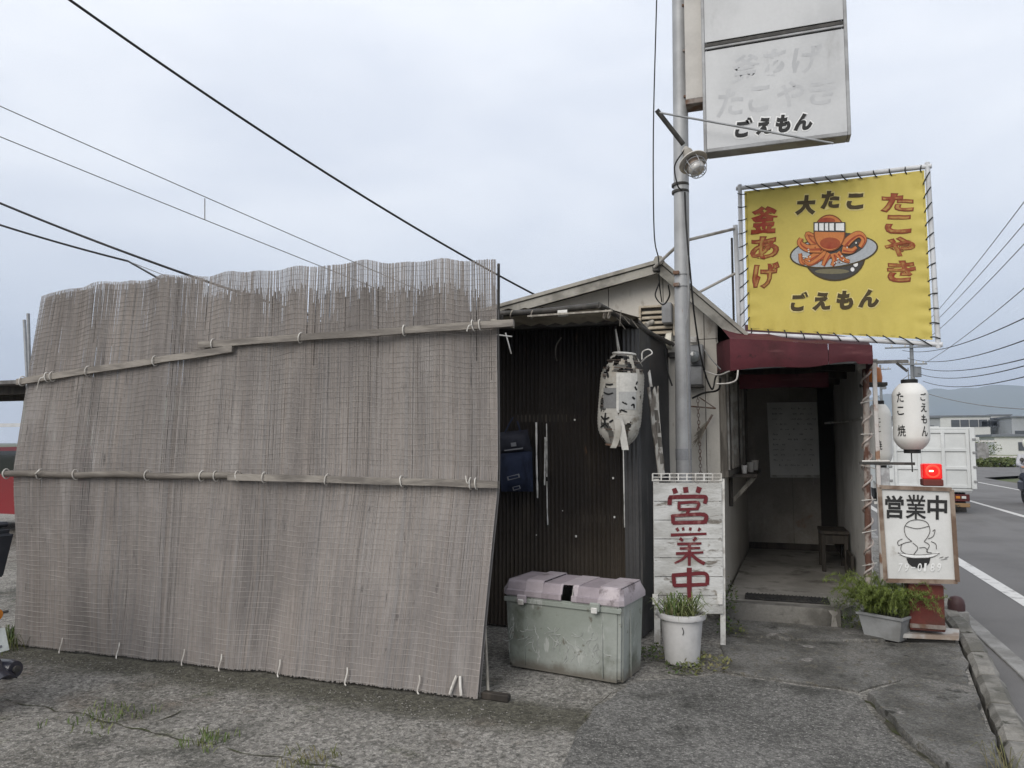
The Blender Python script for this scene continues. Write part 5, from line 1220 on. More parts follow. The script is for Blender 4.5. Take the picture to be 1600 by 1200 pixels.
def lantern(c, r, hh, label, texts, cam_a, tilt_=0):
    t = thing('paper_lantern', label, 'lantern', c - Vector((0, 0, hh)), 'white lanterns on the stand')
    def rad(h): return r * (1 - max(0, abs(h) - .62) ** 2 * 3.2)
    prof = [(rad(-1 + 2 * i / 60) * (1 + (.006 if i % 2 else -.004)), (-1 + 2 * i / 60) * hh) for i in range(61)]
    MB().lathe(prof, c, 40).build('body', m_lan, t, smooth=30)
    for s in (-1, 1): MB().lathe([(r * .46, 0), (r * .47, .012), (r * .47, .03), (r * .44, .032)], c + Vector((0, 0, s * hh - (0 if s > 0 else .03))), 24).build('end_ring', m_black, t, smooth=40)
    MB().tube([c + Vector((-r * .4, 0, hh + .03)), c + Vector((0, 0, hh + .07)), c + Vector((r * .4, 0, hh + .03))], .003, 5).build('handle', m_pipe, t)
    for ch_, da, z0, z1, wa, bold in texts:
        uv, fs = glyph(ch_, bold, 3, .05); vs = []
        for a, b in uv:
            th = cam_a + da + (a - .5) * wa; z = lerp(z0, z1, b); rr = rad(z / hh) * 1.008 + .0025
            vs.append(c + Vector((rr * cos(th), rr * sin(th), z)))
        MB().add(vs, fs).build('letter', m_black, t)
    return t
c1 = Vector((1.085, 6.60, 1.71)); ca = atan2(-c1.y, -c1.x)
T1 = [('た', -.55, .11, .19, .42, .012), ('こ', -.55, .01, .075, .42, .012), ('焼', -.55, -.16, -.07, .50, .008), ('ご', .78, .12, .18, .42, .012), ('え', .78, .03, .10, .42, .012), ('も', .78, -.06, .01, .42, .012), ('ん', .78, -.16, -.08, .42, .012)]
lantern(c1, .130, .262, 'large white lantern with black characters hanging over the red beacon', T1, ca)
c2 = Vector((.915, 7.05, 1.57)); ca = atan2(-c2.y, -c2.x)
lantern(c2, .095, .26, 'smaller white lantern half hidden behind the stand upright', [('た', -.1, .10, .16, .42, .012), ('こ', -.1, .02, .07, .42, .012), ('焼', -.1, -.13, -.05, .5, .008)], ca)

# small framed sign on a red box
sg = thing('framed_open_sign', 'small framed white sign with black characters on a red box', 'sign', (1.07, 6.36, .10))
s_tl, s_tr, s_bl = onv(1374, 762, 6.37), onv(1487, 766, 6.30), onv(1384, 906, 6.33)
spn = Plane(s_tl, s_tr, s_bl)
m_face = M('sign_face_white', (.56, .56, .545), .5, (.47, .47, .455), 2, .4, .62, .03, stains=[((.33, .31, .28), 3, .62, .76, (1, 1, 1))])
m_fw = M('brown_frame_wood', (.13, .085, .06), .8, (.24, .19, .15), 6, .42, .6, .12, 30, .3, 30)
slabq(spn, [(1375, 763), (1486, 767), (1494, 907), (1385, 905)], .03, 'face', m_face, sg)
FQ = [(1374, 761), (1487, 765), (1496, 909), (1384, 907)]
for i in range(4):
    a, b = spn.px(*FQ[i], .004), spn.px(*FQ[(i + 1) % 4], .004); MB().beam(a, b, .030, .026, spn.n).build('frame_bar', m_fw, sg)
for ch_, x0, y0, x1, y1 in (('営', 1383, 774, 1412, 810), ('業', 1415, 773, 1447, 811), ('中', 1449, 774, 1480, 812)): letter(spn, ch_, x0, y0, x1, y1, .006, .012 if ch_ == '業' else .026, .03, 0, 0, 'letter', m_black, sg)
m_line = M('thin_ink', (.06, .055, .05), .6)
def lin(pts, wd=1.1, mat=None): 
    mb = MB(); ribbon(mb, spn, pts, wd, wd, .007); mb.build('ink_line', mat or m_line, sg)
for pts in ([(1425, 846), (1416, 838), (1413, 825), (1420, 815), (1434, 812), (1448, 816), (1453, 828), (1450, 838), (1444, 846)], [(1415, 822), (1433, 826), (1452, 822)], [(1424, 846), (1410, 850), (1408, 860), (1416, 866)], [(1410, 842), (1403, 846), (1404, 852), (1410, 850)], [(1426, 848), (1434, 856), (1428, 866)], [(1444, 846), (1452, 852), (1448, 862), (1456, 864)], [(1436, 856), (1446, 856), (1450, 864)], [(1450, 842), (1458, 838), (1461, 828), (1457, 830)], [(1455, 846), (1462, 850), (1463, 858)]): lin(pts)
mb = MB(); ribbon(mb, spn, [(1404, 864), (1420, 869), (1436, 870), (1452, 869), (1467, 865)], 4.5, 4.5, .0064); mb.build('dish_print', m_white, sg)
lin([(1403, 864), (1415, 870), (1436, 872.5), (1456, 870.5), (1468, 865)]); lin([(1403, 863.5), (1420, 866), (1436, 867), (1452, 866), (1468, 864.5)], .8)
mb = MB(); print_poly(mb, spn, [(1416, 872), (1454, 871), (1452, 880), (1446, 886), (1436, 888), (1426, 886), (1419, 880)], .0068); mb.build('bowl_print', m_black, sg)
for i, ch_ in enumerate('79-0189'):
    x = 1403.5 + i * 10.1
    y0, y1 = (880, 893) if ch_ != '-' else (886, 888)
    letter(spn, ch_, x, y0, x + (6.5 if ch_ != '1' else 3.5), y1, .0078, .012, 0, .1, 0, 'digit', m_white, sg)
lin([(1468, 872), (1474, 870)], .9); lin([(1476, 872), (1482, 870)], .9); lin([(1470, 875), (1480, 873)], .7)
m_rbox = M('red_rusted_box', (.125, .030, .023), .7, (.085, .032, .024), 4, .4, .62, .1, 50, .2, 40, stains=[((.09, .05, .035), 5, .58, .70, (1, 1, 1))])
rb = thing('red_metal_box', 'rusty red metal box under the framed sign', 'box', (1.09, 6.42, .08))
MB().box((1.095, 6.44, .27), (.235, .20, .34), .006).build('box_body', m_rbox, rb)
MB().box((1.095, 6.335, .135), (.24, .015, .03), .002).build('lower_lip', m_rust, rb)
bs = MB(); bs.prism([(.86, 6.30, .045), (1.30, 6.36, .045), (1.36, 6.62, .045), (.92, 6.60, .045)], (0, 0, .03))
o = bs.build('base_slab', M('rusty_white_slab', (.40, .39, .37), .8, (.25, .20, .16), 4, .45, .6, .08, 40, .2, 40), base=(1.1, 6.45, .045)); tag(o, 'rusty white slab under the red box at the kerb', 'slab')
o = MB().box((1.10, 6.47, .025), (.36, .2, .045), .006).build('footing_block', m_dark, base=(1.1, 6.47, 0)); tag(o, 'dark block wedged under the white slab at the kerb', 'block')
bc = thing('red_beacon', 'lit square red beacon lamp on top of the framed sign', 'lamp', spn.px(1455, 762))
bcc = spn.px(1456, 741, -.03)
MB().box(bcc + Vector((0, .02, .022)), (.128, .11, .115), .008).build('lens', M('red_lens', (.45, .012, .010), .25, None, fine=0, emit=(1, .01, .01), estr=.35, spec=.5), bc)
dd = (CAM - bcc).normalized()
MB().box(bcc + Vector((0, .02, -.062)), (.138, .12, .05), .006).build('lamp_base', m_rbox, bc)
MB().lathe([(.046, 0), (.050, .001), (.050, .006), (.046, .007)], bcc + Vector((0, -.036, .024)), 24, m=Matrix.Rotation(radians(90), 3, 'X')).build('lens_ring', M('red_glow_ring', (.5, .03, .02), .3, None, fine=0, emit=(1, .06, .03), estr=.9), bc)
MB().lathe([(.034, .006), (.036, .007), (.036, .010), (.03, .011)], bcc + Vector((0, -.036, .024)), 24, m=Matrix.Rotation(radians(90), 3, 'X')).build('lens_disc', M('red_lens_inner', (.5, .012, .01), .25, None, fine=0, emit=(1, .012, .01), estr=.6), bc)
MB().box(bcc + Vector((-.012, -.05, .026)), (.03, .006, .012), .003).build('filament', M('hot_filament', (.8, .4, .2), .4, None, fine=0, emit=(1, .55, .35), estr=3), bc)

# planter with feathery fern
plt = thing('grey_planter', 'grey rectangular planter trough beside the red box', 'planter', (.86, 6.40, 0))
m_plt = M('grey_planter', (.27, .275, .275), .7, (.19, .19, .185), 4, .4, .62, .06, 40, stains=[((.08, .075, .06), 4, .60, .72, (1, 1, .6))])
PM = Matrix.Translation((.82, 6.40, 0)) @ Matrix.Rotation(radians(-32), 4, 'Z')
bm = bmesh.new(); 
o_ = [bm.verts.new(q) for q in tb_(.26, .15, .33, .20, .02, .20)]; i_ = [bm.verts.new(q) for q in tb_(.24, .13, .31, .175, .04, .20)]
for f in SF: bm.faces.new([o_[k] for k in f]); bm.faces.new([i_[k] for k in reversed(f)])
bm.faces.new([o_[k] for k in (3, 2, 1, 0)]); bm.faces.new([i_[k] for k in (0, 1, 2, 3)])
for a, b in ((4, 5), (5, 6), (6, 7), (7, 4)): bm.faces.new([o_[a], o_[b], i_[b], i_[a]])
bm.verts.index_update(); mb = MB().add([q.co for q in bm.verts], [tuple(q.index for q in f.verts) for f in bm.faces]); bm.free()
mb.xf(PM).build('trough', m_plt, plt)
for y in (-.106, .106): MB().box((0, y, .192), (.35, .014, .022), .003).xf(PM).build('rim', m_plt, plt)
for x in (-.168, .168): MB().box((x, 0, .192), (.014, .20, .022), .003).xf(PM).build('rim', m_plt, plt)
MB().box((0, 0, .185), (.30, .16, .02)).xf(PM).build('soil', m_soil, plt)
m_fern = M('fern_green', (.115, .155, .028), .75, (.16, .20, .05), 9, .4, .62, .15, 40); m_stem = M('fern_stem', (.09, .11, .03), .8)
fern = thing('asparagus_fern', 'feathery bright green fern spilling out of the grey planter', 'plant', (.80, 6.38, .2))
mb = MB(); st = MB()
for k in range(130):
    b0 = PM @ Vector((R_(-.15, .15), R_(-.06, .06), .18)); a = R_(0, 2 * pi); ln = R_(.16, .40); d = Vector((cos(a), sin(a), 0)); 
    P = curve_pts([b0, b0 + d * ln * .22 + Vector((0, 0, ln * R_(.35, .6))), b0 + d * ln * .55 + Vector((0, 0, ln * R_(.4, .75))), b0 + d * ln * .85 + Vector((0, 0, ln * R_(.2, .8)))], 6)
    st.tube(P, [.0018] * len(P), 3)
    for i in range(3, len(P)):
        for q in range(12):
            dv = Vector((R_(-1, 1), R_(-1, 1), R_(-.5, 1))).normalized() * R_(.015, .04); sd = dv.cross(Vector((0, 0, 1))).normalized() * .0022; p = P[i] + Vector((R_(-.006, .006), R_(-.006, .006), R_(-.006, .006)))
            mb.add([p - sd, p + sd, p + dv], [(0, 1, 2)])
tag(mb.build('needles', m_fern, fern), kind='stuff'); tag(st.build('stems', m_stem, fern), kind='stuff')
leafy((.62, 6.72, .02), 240, .34, .15, 'dark green weed clump between step and planter', m_gr2)
mb = MB()
for k in range(900):
    a = R_(0, 6.3); r = .2 * sqrt(random.random()); c = Vector((.60 + r * cos(a), 6.70 + r * sin(a) * .7, R_(.02, .36) * (1 - r * 2))); dv = Vector((R_(-1, 1), R_(-1, 1), R_(-.3, 1))).normalized() * R_(.02, .06); sd = dv.cross(Vector((0, 0, 1))).normalized() * .003
    mb.add([c - sd, c + sd, c + dv], [(0, 1, 2)])
tag(mb.build('blades', m_gr1, thing('grass_clump', 'spiky grass clump at the right end of the entrance step', 'weed', (.60, 6.70, 0))), kind='stuff')

# domed marker by the gutter
mk = thing('kerb_marker', 'small dark domed marker on a pale block beside the road', 'marker', (1.56, 7.62, -.12))
MB().box((1.56, 7.64, -.05), (.15, .18, .14), .006).build('block', m_gut, mk)
MB().lathe([(.068, 0), (.070, .05), (.062, .09), (.042, .115), (.012, .125)], (1.55, 7.62, .021), 20).build('dome', M('brown_dome', (.06, .03, .03), .5), mk, smooth=50)

# ================================================================== TRUCK
m_tw = M('truck_white', (.58, .59, .58), .45, (.50, .51, .50), 1.2, .4, .62, .03, 30, stains=[((.28, .27, .24), 1.5, .62, .78, (1, 1, .6))])
m_tyre = M('tyre_rubber', (.018, .018, .018), .85); m_rimm = M('wheel_rim', (.25, .25, .25), .5, metal=.3)
m_tr = M('tail_red', (.30, .015, .012), .3, spec=.5); m_ta = M('tail_amber', (.45, .17, .02), .3, spec=.5); m_tc = M('tail_clear', (.5, .5, .48), .3)
m_win = M('car_glass', (.02, .024, .026), .08, spec=.6, coat=.5)
def wheel(c, r, wd, parent, name='wheel'):
    RM_ = Matrix.Rotation(radians(90), 3, 'Y')
    t = MB().lathe([(r * .62, -wd / 2), (r * .92, -wd / 2), (r, -wd * .36), (r, wd * .36), (r * .92, wd / 2), (r * .62, wd / 2)], c, 24, m=RM_).build(name, m_tyre, parent, smooth=40)
    MB().lathe([(r * .2, -wd * .42), (r * .61, -wd * .30), (r * .61, wd * .30), (r * .2, wd * .42)], c, 20, m=RM_).build('rim', m_rimm, t, smooth=40)
    return t
TU0, TU1, TV = 2.72, 4.46, 19.5; TC = (TU0 + TU1) / 2
truck = thing('dump_truck', 'white dump truck seen from behind on the road', 'truck', (TC, TV + 2.4, -.12))
gz0, gz1 = .46, 1.80
MB().box((TC, TV + .03, (gz0 + gz1) / 2), (TU1 - TU0 - .16, .04, gz1 - gz0), .004).build('tailgate', m_tw, truck)
for i in range(4):
    x = lerp(TU0 + .12, TU1 - .12, i / 3); MB().box((x, TV - .005, (gz0 + gz1) / 2), (.075, .05, gz1 - gz0 - .002), .008).build('gate_rib', m_tw, truck)
for i in range(4):
    z = lerp(gz0 + .04, gz1 - .04, i / 3); MB().box((TC, TV - .003, z), (TU1 - TU0 - .18, .045, .075), .008).build('gate_rib', m_tw, truck)
for s in (-1, 1):
    x = TC + s * (TU1 - TU0 - .06) / 2; MB().box((x, TV + 1.6, (gz0 + gz1) / 2), (.06, 3.2, gz1 - gz0), .006).build('bed_side', m_tw, truck)
    MB().box((x, TV - .02, (gz0 + gz1) / 2 + .02), (.10, .10, gz1 - gz0 + .06), .008).build('corner_post', m_tw, truck)
    for z in (.62, .95, 1.28, 1.58): MB().box((x + s * .03, TV - .07, z), (.08, .05, .05), .006).build('latch', m_rimm, truck)
MB().box((TC, TV + 1.6, gz0 - .03), (TU1 - TU0 - .1, 3.2, .06), .005).build('bed_floor', m_tw, truck)
MB().box((TC, TV + 3.22, (gz0 + gz1) / 2 + .06), (TU1 - TU0, .06, gz1 - gz0 + .12), .006).build('headboard', m_tw, truck)
MB().box((TC, TV + .02, gz1 + .03), (TU1 - TU0 - .1, .07, .06), .006).build('top_rail', m_tw, truck)
MB().box((TC, TV + 2.2, .28), (.75, 4.4, .16), .01).build('chassis', m_blk, truck)
MB().box((TC, TV + .05, .42), (TU1 - TU0 - .15, .05, .10), .006).build('rear_skirt', m_tw, truck)
MB().box((TC + .55, TV + .08, .24), (.42, .05, .16), .006).build('lamp_panel', M('dark_red_panel', (.07, .012, .012), .6), truck)
MB().box((TC - .55, TV + .08, .24), (.42, .05, .16), .006).build('lamp_panel', MATS['dark_red_panel'], truck)
for s in (-1, 1):
    for k, mm in enumerate((m_tr, m_ta, m_tc)): MB().box((TC + s * (.40 + k * .12), TV + .045, .25), (.09, .025, .06), .006).build('tail_light', mm, truck)
    MB().box((TC + s * .6, TV + .5, -.005), (.36, .02, .22), .003).build('mud_flap', m_blk, truck)
MB().box((TC, TV + .03, .075), (1.5, .06, .09), .008).build('bumper', M('bumper_board', (.22, .14, .07), .7, (.05, .04, .03), 3, .5, .55), truck)
for s in (-1, 1):
    for dx in (0, .2): wheel(Vector((TC + s * (.72 - dx), TV + .95, .22)), .34, .17, truck)
    wheel(Vector((TC + s * .70, TV + 3.9, .22)), .34, .18, truck)
cabm = MB().prism([(TC - .84, TV + 3.35, .25), (TC - .84, TV + 3.35, 1.95), (TC - .80, TV + 4.5, 1.95), (TC - .84, TV + 4.95, 1.2), (TC - .84, TV + 4.98, .25)], (1.68, 0, 0)); cabn = cabm.build('cab', m_tw, truck)
MB().box((TC, TV + 3.34, 1.6), (1.2, .02, .4), .004).build('rear_window', m_win, cabn)
for s in (-1, 1): MB().box((TC + s * .845, TV + 4.0, 1.55), (.02, .8, .45), .004).build('side_window', m_win, cabn)
for s in (-1, 1): MB().box((TC + s * 1.0, TV + 4.9, 1.5), (.14, .06, .26), .01).build('mirror', m_blk, truck)

# ================================================================== SCOOTER WITH RIDER coming up the road
def skin_body(name, pts, edges, mat, parent, root=0, sub=1):
    me = bpy.data.meshes.new(name); O = ORG[parent.name]; me.from_pydata([tuple(Vector(p) - O) for p, r in pts], edges, [])
    o = bpy.data.objects.new(name, me); col.objects.link(o); o.parent = parent; ORG[o.name] = O
    sk = o.modifiers.new('skin', 'SKIN'); sk.use_smooth_shade = True; sv = me.skin_vertices[0] if me.skin_vertices else None
    if sv is None:
        bm_ = bmesh.new(); bm_.from_mesh(me); bm_.verts.layers.skin.verify(); bm_.to_mesh(me); bm_.free(); sv = me.skin_vertices[0]
    for i, (p, r) in enumerate(pts): sv.data[i].radius = (r, r); sv.data[i].use_root = (i == root)
    su = o.modifiers.new('sub', 'SUBSURF'); su.levels = sub; su.render_levels = sub
    me.materials.append(mat); return o
RB = Vector((6.52, 22.8, -.12))
mk2 = thing('delivery_scooter', 'dark scooter with white front coming up the road at the right edge', 'scooter', RB)
for dv in (-.62, .62): 
    wheel(RB + Vector((0, dv, .22)), .22, .10, mk2)
body = MB(); sec = [(-.55, .30, .10, .12), (-.45, .55, .16, .30), (-.38, .75, .20, .20), (-.2, .35, .16, .08), (.1, .33, .16, .08), (.3, .55, .15, .25), (.7, .60, .14, .22)]
m_sbl = M('scooter_navy', (.02, .022, .04), .4, spec=.5); m_swh = M('scooter_white', (.55, .55, .53), .4, spec=.5)
MB().box(RB + Vector((0, -.46, .52)), (.36, .10, .42), .04).build('front_shield', m_swh, mk2, smooth=40)
MB().box(RB + Vector((0, -.02, .28)), (.30, .55, .08), .02).build('floor_board', m_sbl, mk2)
MB().box(RB + Vector((0, .46, .48)), (.30, .62, .30), .06).build('tail_body', m_sbl, mk2, smooth=40)
MB().box(RB + Vector((0, .40, .68)), (.28, .62, .09), .035).build('seat', m_blk, mk2, smooth=40)
MB().box(RB + Vector((0, -.62, .42)), (.14, .30, .06), .02).build('front_fender', m_swh, mk2, smooth=40)
MB().tube([RB + Vector((0, -.62, .22)), RB + Vector((0, -.42, .95))], .028, 8).build('fork', m_rimm, mk2)
MB().tube([RB + Vector((-.33, -.36, .98)), RB + Vector((0, -.42, .95)), RB + Vector((.33, -.36, .98))], .016, 8).build('handlebar', m_blk, mk2)
MB().lathe([(.03, 0), (.08, .02), (.085, .05), (.07, .06)], RB + Vector((0, -.48, .86)), 16, m=Matrix.Rotation(radians(90), 3, 'X')).build('headlight', m_tc, mk2, smooth=45)
for s in (-1, 1):
    MB().tube([RB + Vector((s * .25, -.38, .98)), RB + Vector((s * .32, -.40, 1.16))], .007, 6).build('mirror_stalk', m_blk, mk2); MB().lathe([(.02, 0), (.055, .01), (.055, .02), (.02, .03)], RB + Vector((s * .32, -.39, 1.18)), 14, m=Matrix.Rotation(radians(90), 3, 'X')).build('mirror', m_blk, mk2)
    MB().box(RB + Vector((s * .18, -.53, .70)), (.07, .03, .05), .01).build('indicator', m_ta, mk2)
rd = thing('person', 'person in a white helmet and pale jacket riding the oncoming scooter', 'person', RB + Vector((0, .2, .60)))
m_jkt = M('pale_jacket', (.42, .42, .44), .8, (.33, .33, .35), 7); m_trs = M('dark_trousers', (.03, .034, .05), .85); m_skin = M('skin', (.42, .26, .19), .6)
pts = [(RB + Vector((0, .30, .74)), .15), (RB + Vector((0, .27, .95)), .15), (RB + Vector((0, .22, 1.18)), .17), (RB + Vector((0, .18, 1.33)), .09), (RB + Vector((0, .15, 1.43)), .07), (RB + Vector((0, .12, 1.56)), .10)]
ed = [(0, 1), (1, 2), (2, 3), (3, 4), (4, 5)]
for s in (-1, 1):
    n0 = len(pts); pts += [(RB + Vector((s * .20, .20, 1.27)), .075), (RB + Vector((s * .30, .02, 1.05)), .058), (RB + Vector((s * .28, -.22, 1.01)), .045), (RB + Vector((s * .29, -.33, 1.0)), .04)]
    ed += [(2, n0), (n0, n0 + 1), (n0 + 1, n0 + 2), (n0 + 2, n0 + 3)]
    n1 = len(pts); pts += [(RB + Vector((s * .12, .20, .72)), .10), (RB + Vector((s * .17, -.14, .70)), .080), (RB + Vector((s * .15, -.12, .42)), .055), (RB + Vector((s * .15, -.20, .36)), .045)]
    ed += [(0, n1), (n1, n1 + 1), (n1 + 1, n1 + 2), (n1 + 2, n1 + 3)]
skin_body('body', pts, ed, m_jkt, rd)
MB().lathe([(.10, -.12), (.135, -.06), (.145, .02), (.125, .09), (.07, .14), (.02, .15)], RB + Vector((0, .13, 1.60)), 20).build('helmet', M('cream_helmet', (.62, .60, .52), .35, spec=.5), rd, smooth=60)
MB().box(RB + Vector((0, .01, 1.575)), (.17, .06, .10), .025).build('visor', m_win, rd)
MB().box(RB + Vector((0, .02, 1.49)), (.13, .06, .08), .02).build('face_mask', m_ww, rd)
for s in (-1, 1):
    MB().tube([RB + Vector((s * .12, .22, .73)), RB + Vector((s * .17, -.14, .715)), RB + Vector((s * .15, -.12, .42)), RB + Vector((s * .15, -.14, .36))], [.115, .092, .068, .062], 10).build('trouser_leg', m_trs, rd, smooth=60)
    MB().box(RB + Vector((s * .15, -.19, .345)), (.09, .24, .07), .025).build('shoe', m_blk, rd)
    for f in range(4): MB().tube(curve_pts([RB + Vector((s * (.265 + .02 * f), -.33, 1.015)), RB + Vector((s * (.265 + .02 * f), -.375, 1.01)), RB + Vector((s * (.265 + .02 * f), -.38, .975))], 3), .010, 6).build('finger', m_skin, rd)
    MB().tube([RB + Vector((s * .262, -.32, 1.0)), RB + Vector((s * .25, -.345, .972))], .011, 6).build('thumb', m_skin, rd)

# ================================================================== PARKED SCOOTER at the left edge (only its tail is in view)
S0 = Vector((-3.985, 2.98, 0))
scs = thing('parked_scooter', 'parked dark scooter whose tail and box enter at the left edge', 'scooter', S0 + Vector((-.8, -.02, 0)))
m_pbl = M('scooter_black', (.014, .015, .024), .3, (.02, .02, .03), 4, spec=.5, coat=.3)
m_case = M('top_box_black', (.02, .022, .028), .5, (.028, .03, .036), 8, .4, .6, .08)
bm = bmesh.new(); o_ = [bm.verts.new(q) for q in tb_(.34, .38, .42, .42, .72, 1.02)]
for f in SF: bm.faces.new([o_[k] for k in f])
bm.faces.new([o_[k] for k in (3, 2, 1, 0)]); bm.faces.new([o_[k] for k in (4, 5, 6, 7)])
bmesh.ops.bevel(bm, geom=bm.edges[:], offset=.03, segments=3, affect='EDGES')
for q in bm.verts: q.co.x = q.co.x * (1.0 - .0) - .0
bm.verts.index_update(); mb = MB().add([q.co for q in bm.verts], [tuple(q.index for q in f.verts) for f in bm.faces]); bm.free()
mb.xf(Matrix.Translation(S0 + Vector((-.42, 0, -.01))) @ Matrix.Rotation(radians(3), 4, 'Y')).build('top_box', m_case, scs, smooth=40)
MB().box(S0 + Vector((-.425, 0, 1.025)), (.40, .42, .03), .012).build('box_lid', m_case, scs)
MB().box(S0 + Vector((-.52, 0, .58)), (.80, .30, .24), .08).build('tail_body', m_pbl, scs, smooth=40)
MB().box(S0 + Vector((-.62, 0, .76)), (.62, .28, .10), .04).build('seat', m_blk, scs, smooth=40)
MB().box(S0 + Vector((-.17, -.02, .62)), (.06, .16, .07), .02).build('tail_light', m_tr, scs, smooth=40)
for s in (-1, 1):
    MB().lathe([(.012, -.035), (.030, -.03), (.036, 0), (.030, .03), (.012, .038)], S0 + Vector((-.075, s * .16 - .13 , .555)), 14, m=Matrix.Rotation(radians(90), 3, 'Y')).build('indicator', M('indicator_amber', (.55, .19, .015), .25, (.42, .13, .01), 20, spec=.5), scs, smooth=50)
    MB().tube([S0 + Vector((-.06, s * .10, .56)), S0 + Vector((-.085, s * .15 - .12, .555))], .008, 6).build('indicator_stalk', m_blk, scs)
PMx = Matrix.Translation(S0 + Vector((-.10, .03, .40))) @ Matrix.Rotation(radians(-20), 4, 'Y')
MB().box((-.012, 0, 0), (.006, .22, .13), .002).xf(PMx).build('number_plate', M('plate_white', (.60, .62, .58), .5, (.52, .54, .50), 4), scs)
MB().box((-.006, .02, -.035), (.004, .10, .014), .001).xf(PMx).build('plate_band', m_lg, scs)
P = curve_pts([S0 + Vector((-.34, .02, .46)), S0 + Vector((-.20, .02, .42)), S0 + Vector((-.08, .03, .30)), S0 + Vector((.03, .04, .235))], 5); k = len(P)
mb = MB(); vs = []
for i, q in enumerate(P):
    wd = .085 - .02 * (i / k)
    for a in range(7): 
        t = -1 + 2 * a / 6; vs.append(q + Vector((0, t * wd, -.028 * t * t)))
    for a in range(6, -1, -1):
        t = -1 + 2 * a / 6; vs.append(q + Vector((-.004, t * wd, -.028 * t * t - .008)))
mb.add(vs, [(i * 14 + a, i * 14 + (a + 1) % 14, (i + 1) * 14 + (a + 1) % 14, (i + 1) * 14 + a) for i in range(k - 1) for a in range(14)] + [tuple(range(14)), tuple((k - 1) * 14 + a for a in range(14))])
mb.build('rear_fender', m_pbl, scs, smooth=50)
MB().tube([S0 + Vector((-.55, .13, .20)), S0 + Vector((-.30, .13, .22)), S0 + Vector((-.05, .13, .235)), S0 + Vector((-.02, .13, .238))], [.03, .052, .055, .045], 16).build('muffler', m_pbl, scs, smooth=50)
MB().tube([S0 + Vector((-.03, .13, .238)), S0 + Vector((-.005, .13, .24))], .02, 10).build('muffler_tip', m_blk, scs, smooth=50)
def wheel_x(c, r, wd, parent):
    RM_ = Matrix.Rotation(radians(90), 3, 'X')
    t = MB().lathe([(r * .62, -wd / 2), (r * .92, -wd / 2), (r, -wd * .36), (r, wd * .36), (r * .92, wd / 2), (r * .62, wd / 2)], c, 26, m=RM_).build('wheel', m_tyre, parent, smooth=40)
    MB().lathe([(r * .2, -wd * .42), (r * .61, -wd * .30), (r * .61, wd * .30), (r * .2, wd * .42)], c, 20, m=RM_).build('rim', m_rimm, t, smooth=40)
wheel_x(S0 + Vector((-.30, 0, .22)), .22, .10, scs); wheel_x(S0 + Vector((-1.50, 0, .22)), .22, .10, scs)
MB().box(S0 + Vector((-.98, 0, .30)), (.50, .28, .08), .02).build('floor_board', m_pbl, scs)
MB().box(S0 + Vector((-1.30, 0, .60)), (.10, .38, .56), .04).build('leg_shield', m_pbl, scs, smooth=40)
MB().tube([S0 + Vector((-1.50, 0, .22)), S0 + Vector((-1.28, 0, .95))], .028, 8).build('fork', m_rimm, scs)
MB().tube([S0 + Vector((-1.20, -.33, 1.0)), S0 + Vector((-1.27, 0, .96)), S0 + Vector((-1.20, .33, 1.0))], .016, 8).build('handlebar', m_blk, scs)

# ================================================================== behind the left end of the screen: carport, red car, hedge
cp = thing('carport', 'dark beamed carport with pale post behind the left screen edge', 'carport', (-9.8, 8.2, 0))
for v in (7.6, 8.8): MB().beam((-13, v, 2.24), (-8.4, v, 2.24), .08, .11).build('beam', m_dwood, cp)
MB().box((-10.8, 8.2, 2.33), (5.0, 1.8, .05)).build('roof_sheet', m_roof, cp)
for u_ in (-9.55, -8.5): MB().box((u_, 7.6, 1.09), (.10, .10, 2.18), .006).build('post', m_wpipe, cp)
MB().beam((-9.55, 7.6, 1.9), (-8.2, 7.6, 2.02), .05, .06).build('brace', m_wpipe, cp)
MB().beam((-13, 7.62, 1.75), (-8.1, 7.62, 1.75), .04, .05).build('rail', m_wpipe, cp)
CX = -.75
car = thing('parked_car', 'red car parked behind the left end of the reed screen', 'car', (-11.2, 9.6, 0))
m_red_car = M('car_red', (.22, .012, .018), .3, spec=.5, coat=.5)
prof = [(a + CX, b) for a, b in [(-13.2, .35), (-13.25, .75), (-12.4, .92), (-11.7, 1.42), (-10.1, 1.45), (-9.35, 1.0), (-9.2, .95), (-9.15, .35)]]
cb = MB().prism([(a, 8.8, b) for a, b in prof], (0, 1.6, 0)).build('body', m_red_car, car)
MB().prism([(-12.1 + CX, 8.79, .98), (-11.62 + CX, 8.79, 1.36), (-10.2 + CX, 8.79, 1.38), (-9.6 + CX, 8.79, 1.02)], (0, 1.62, 0)).build('side_windows', m_win, car)
for x in (-12.4 + CX, -9.95 + CX):
    for y in (8.84, 10.36): wheel_x(Vector((x, y, .31)), .31, .2, car)
for y in (8.95, 10.25): MB().box((-9.14 + CX, y, .82), (.04, .22, .14), .02).build('tail_light', m_tr, car)
hedge = thing('garden_bush', 'green bush between carport and red car', 'bush', (-9.4, 10.9, 0))
mb = MB()
for k in range(2600):
    d = Vector((random.gauss(0, 1), random.gauss(0, 1), random.gauss(0, 1))).normalized() * (R_(.6, 1) ** .5); c = Vector((-10.0, 11.4, 1.0)) + Vector((d.x * 1.9, d.y * .7, d.z * .85)); n_ = Vector((R_(-1, 1), R_(-1, 1), R_(-1, 1))).normalized(); s_ = n_.orthogonal().normalized(); l_ = R_(.05, .11); t_ = n_.cross(s_)
    mb.add([c - s_ * l_ * .5, c + t_ * l_ * .3, c + s_ * l_ * .5, c - t_ * l_ * .3], [(0, 1, 2, 3)])
tag(mb.build('foliage', m_gr2, hedge), kind='stuff')
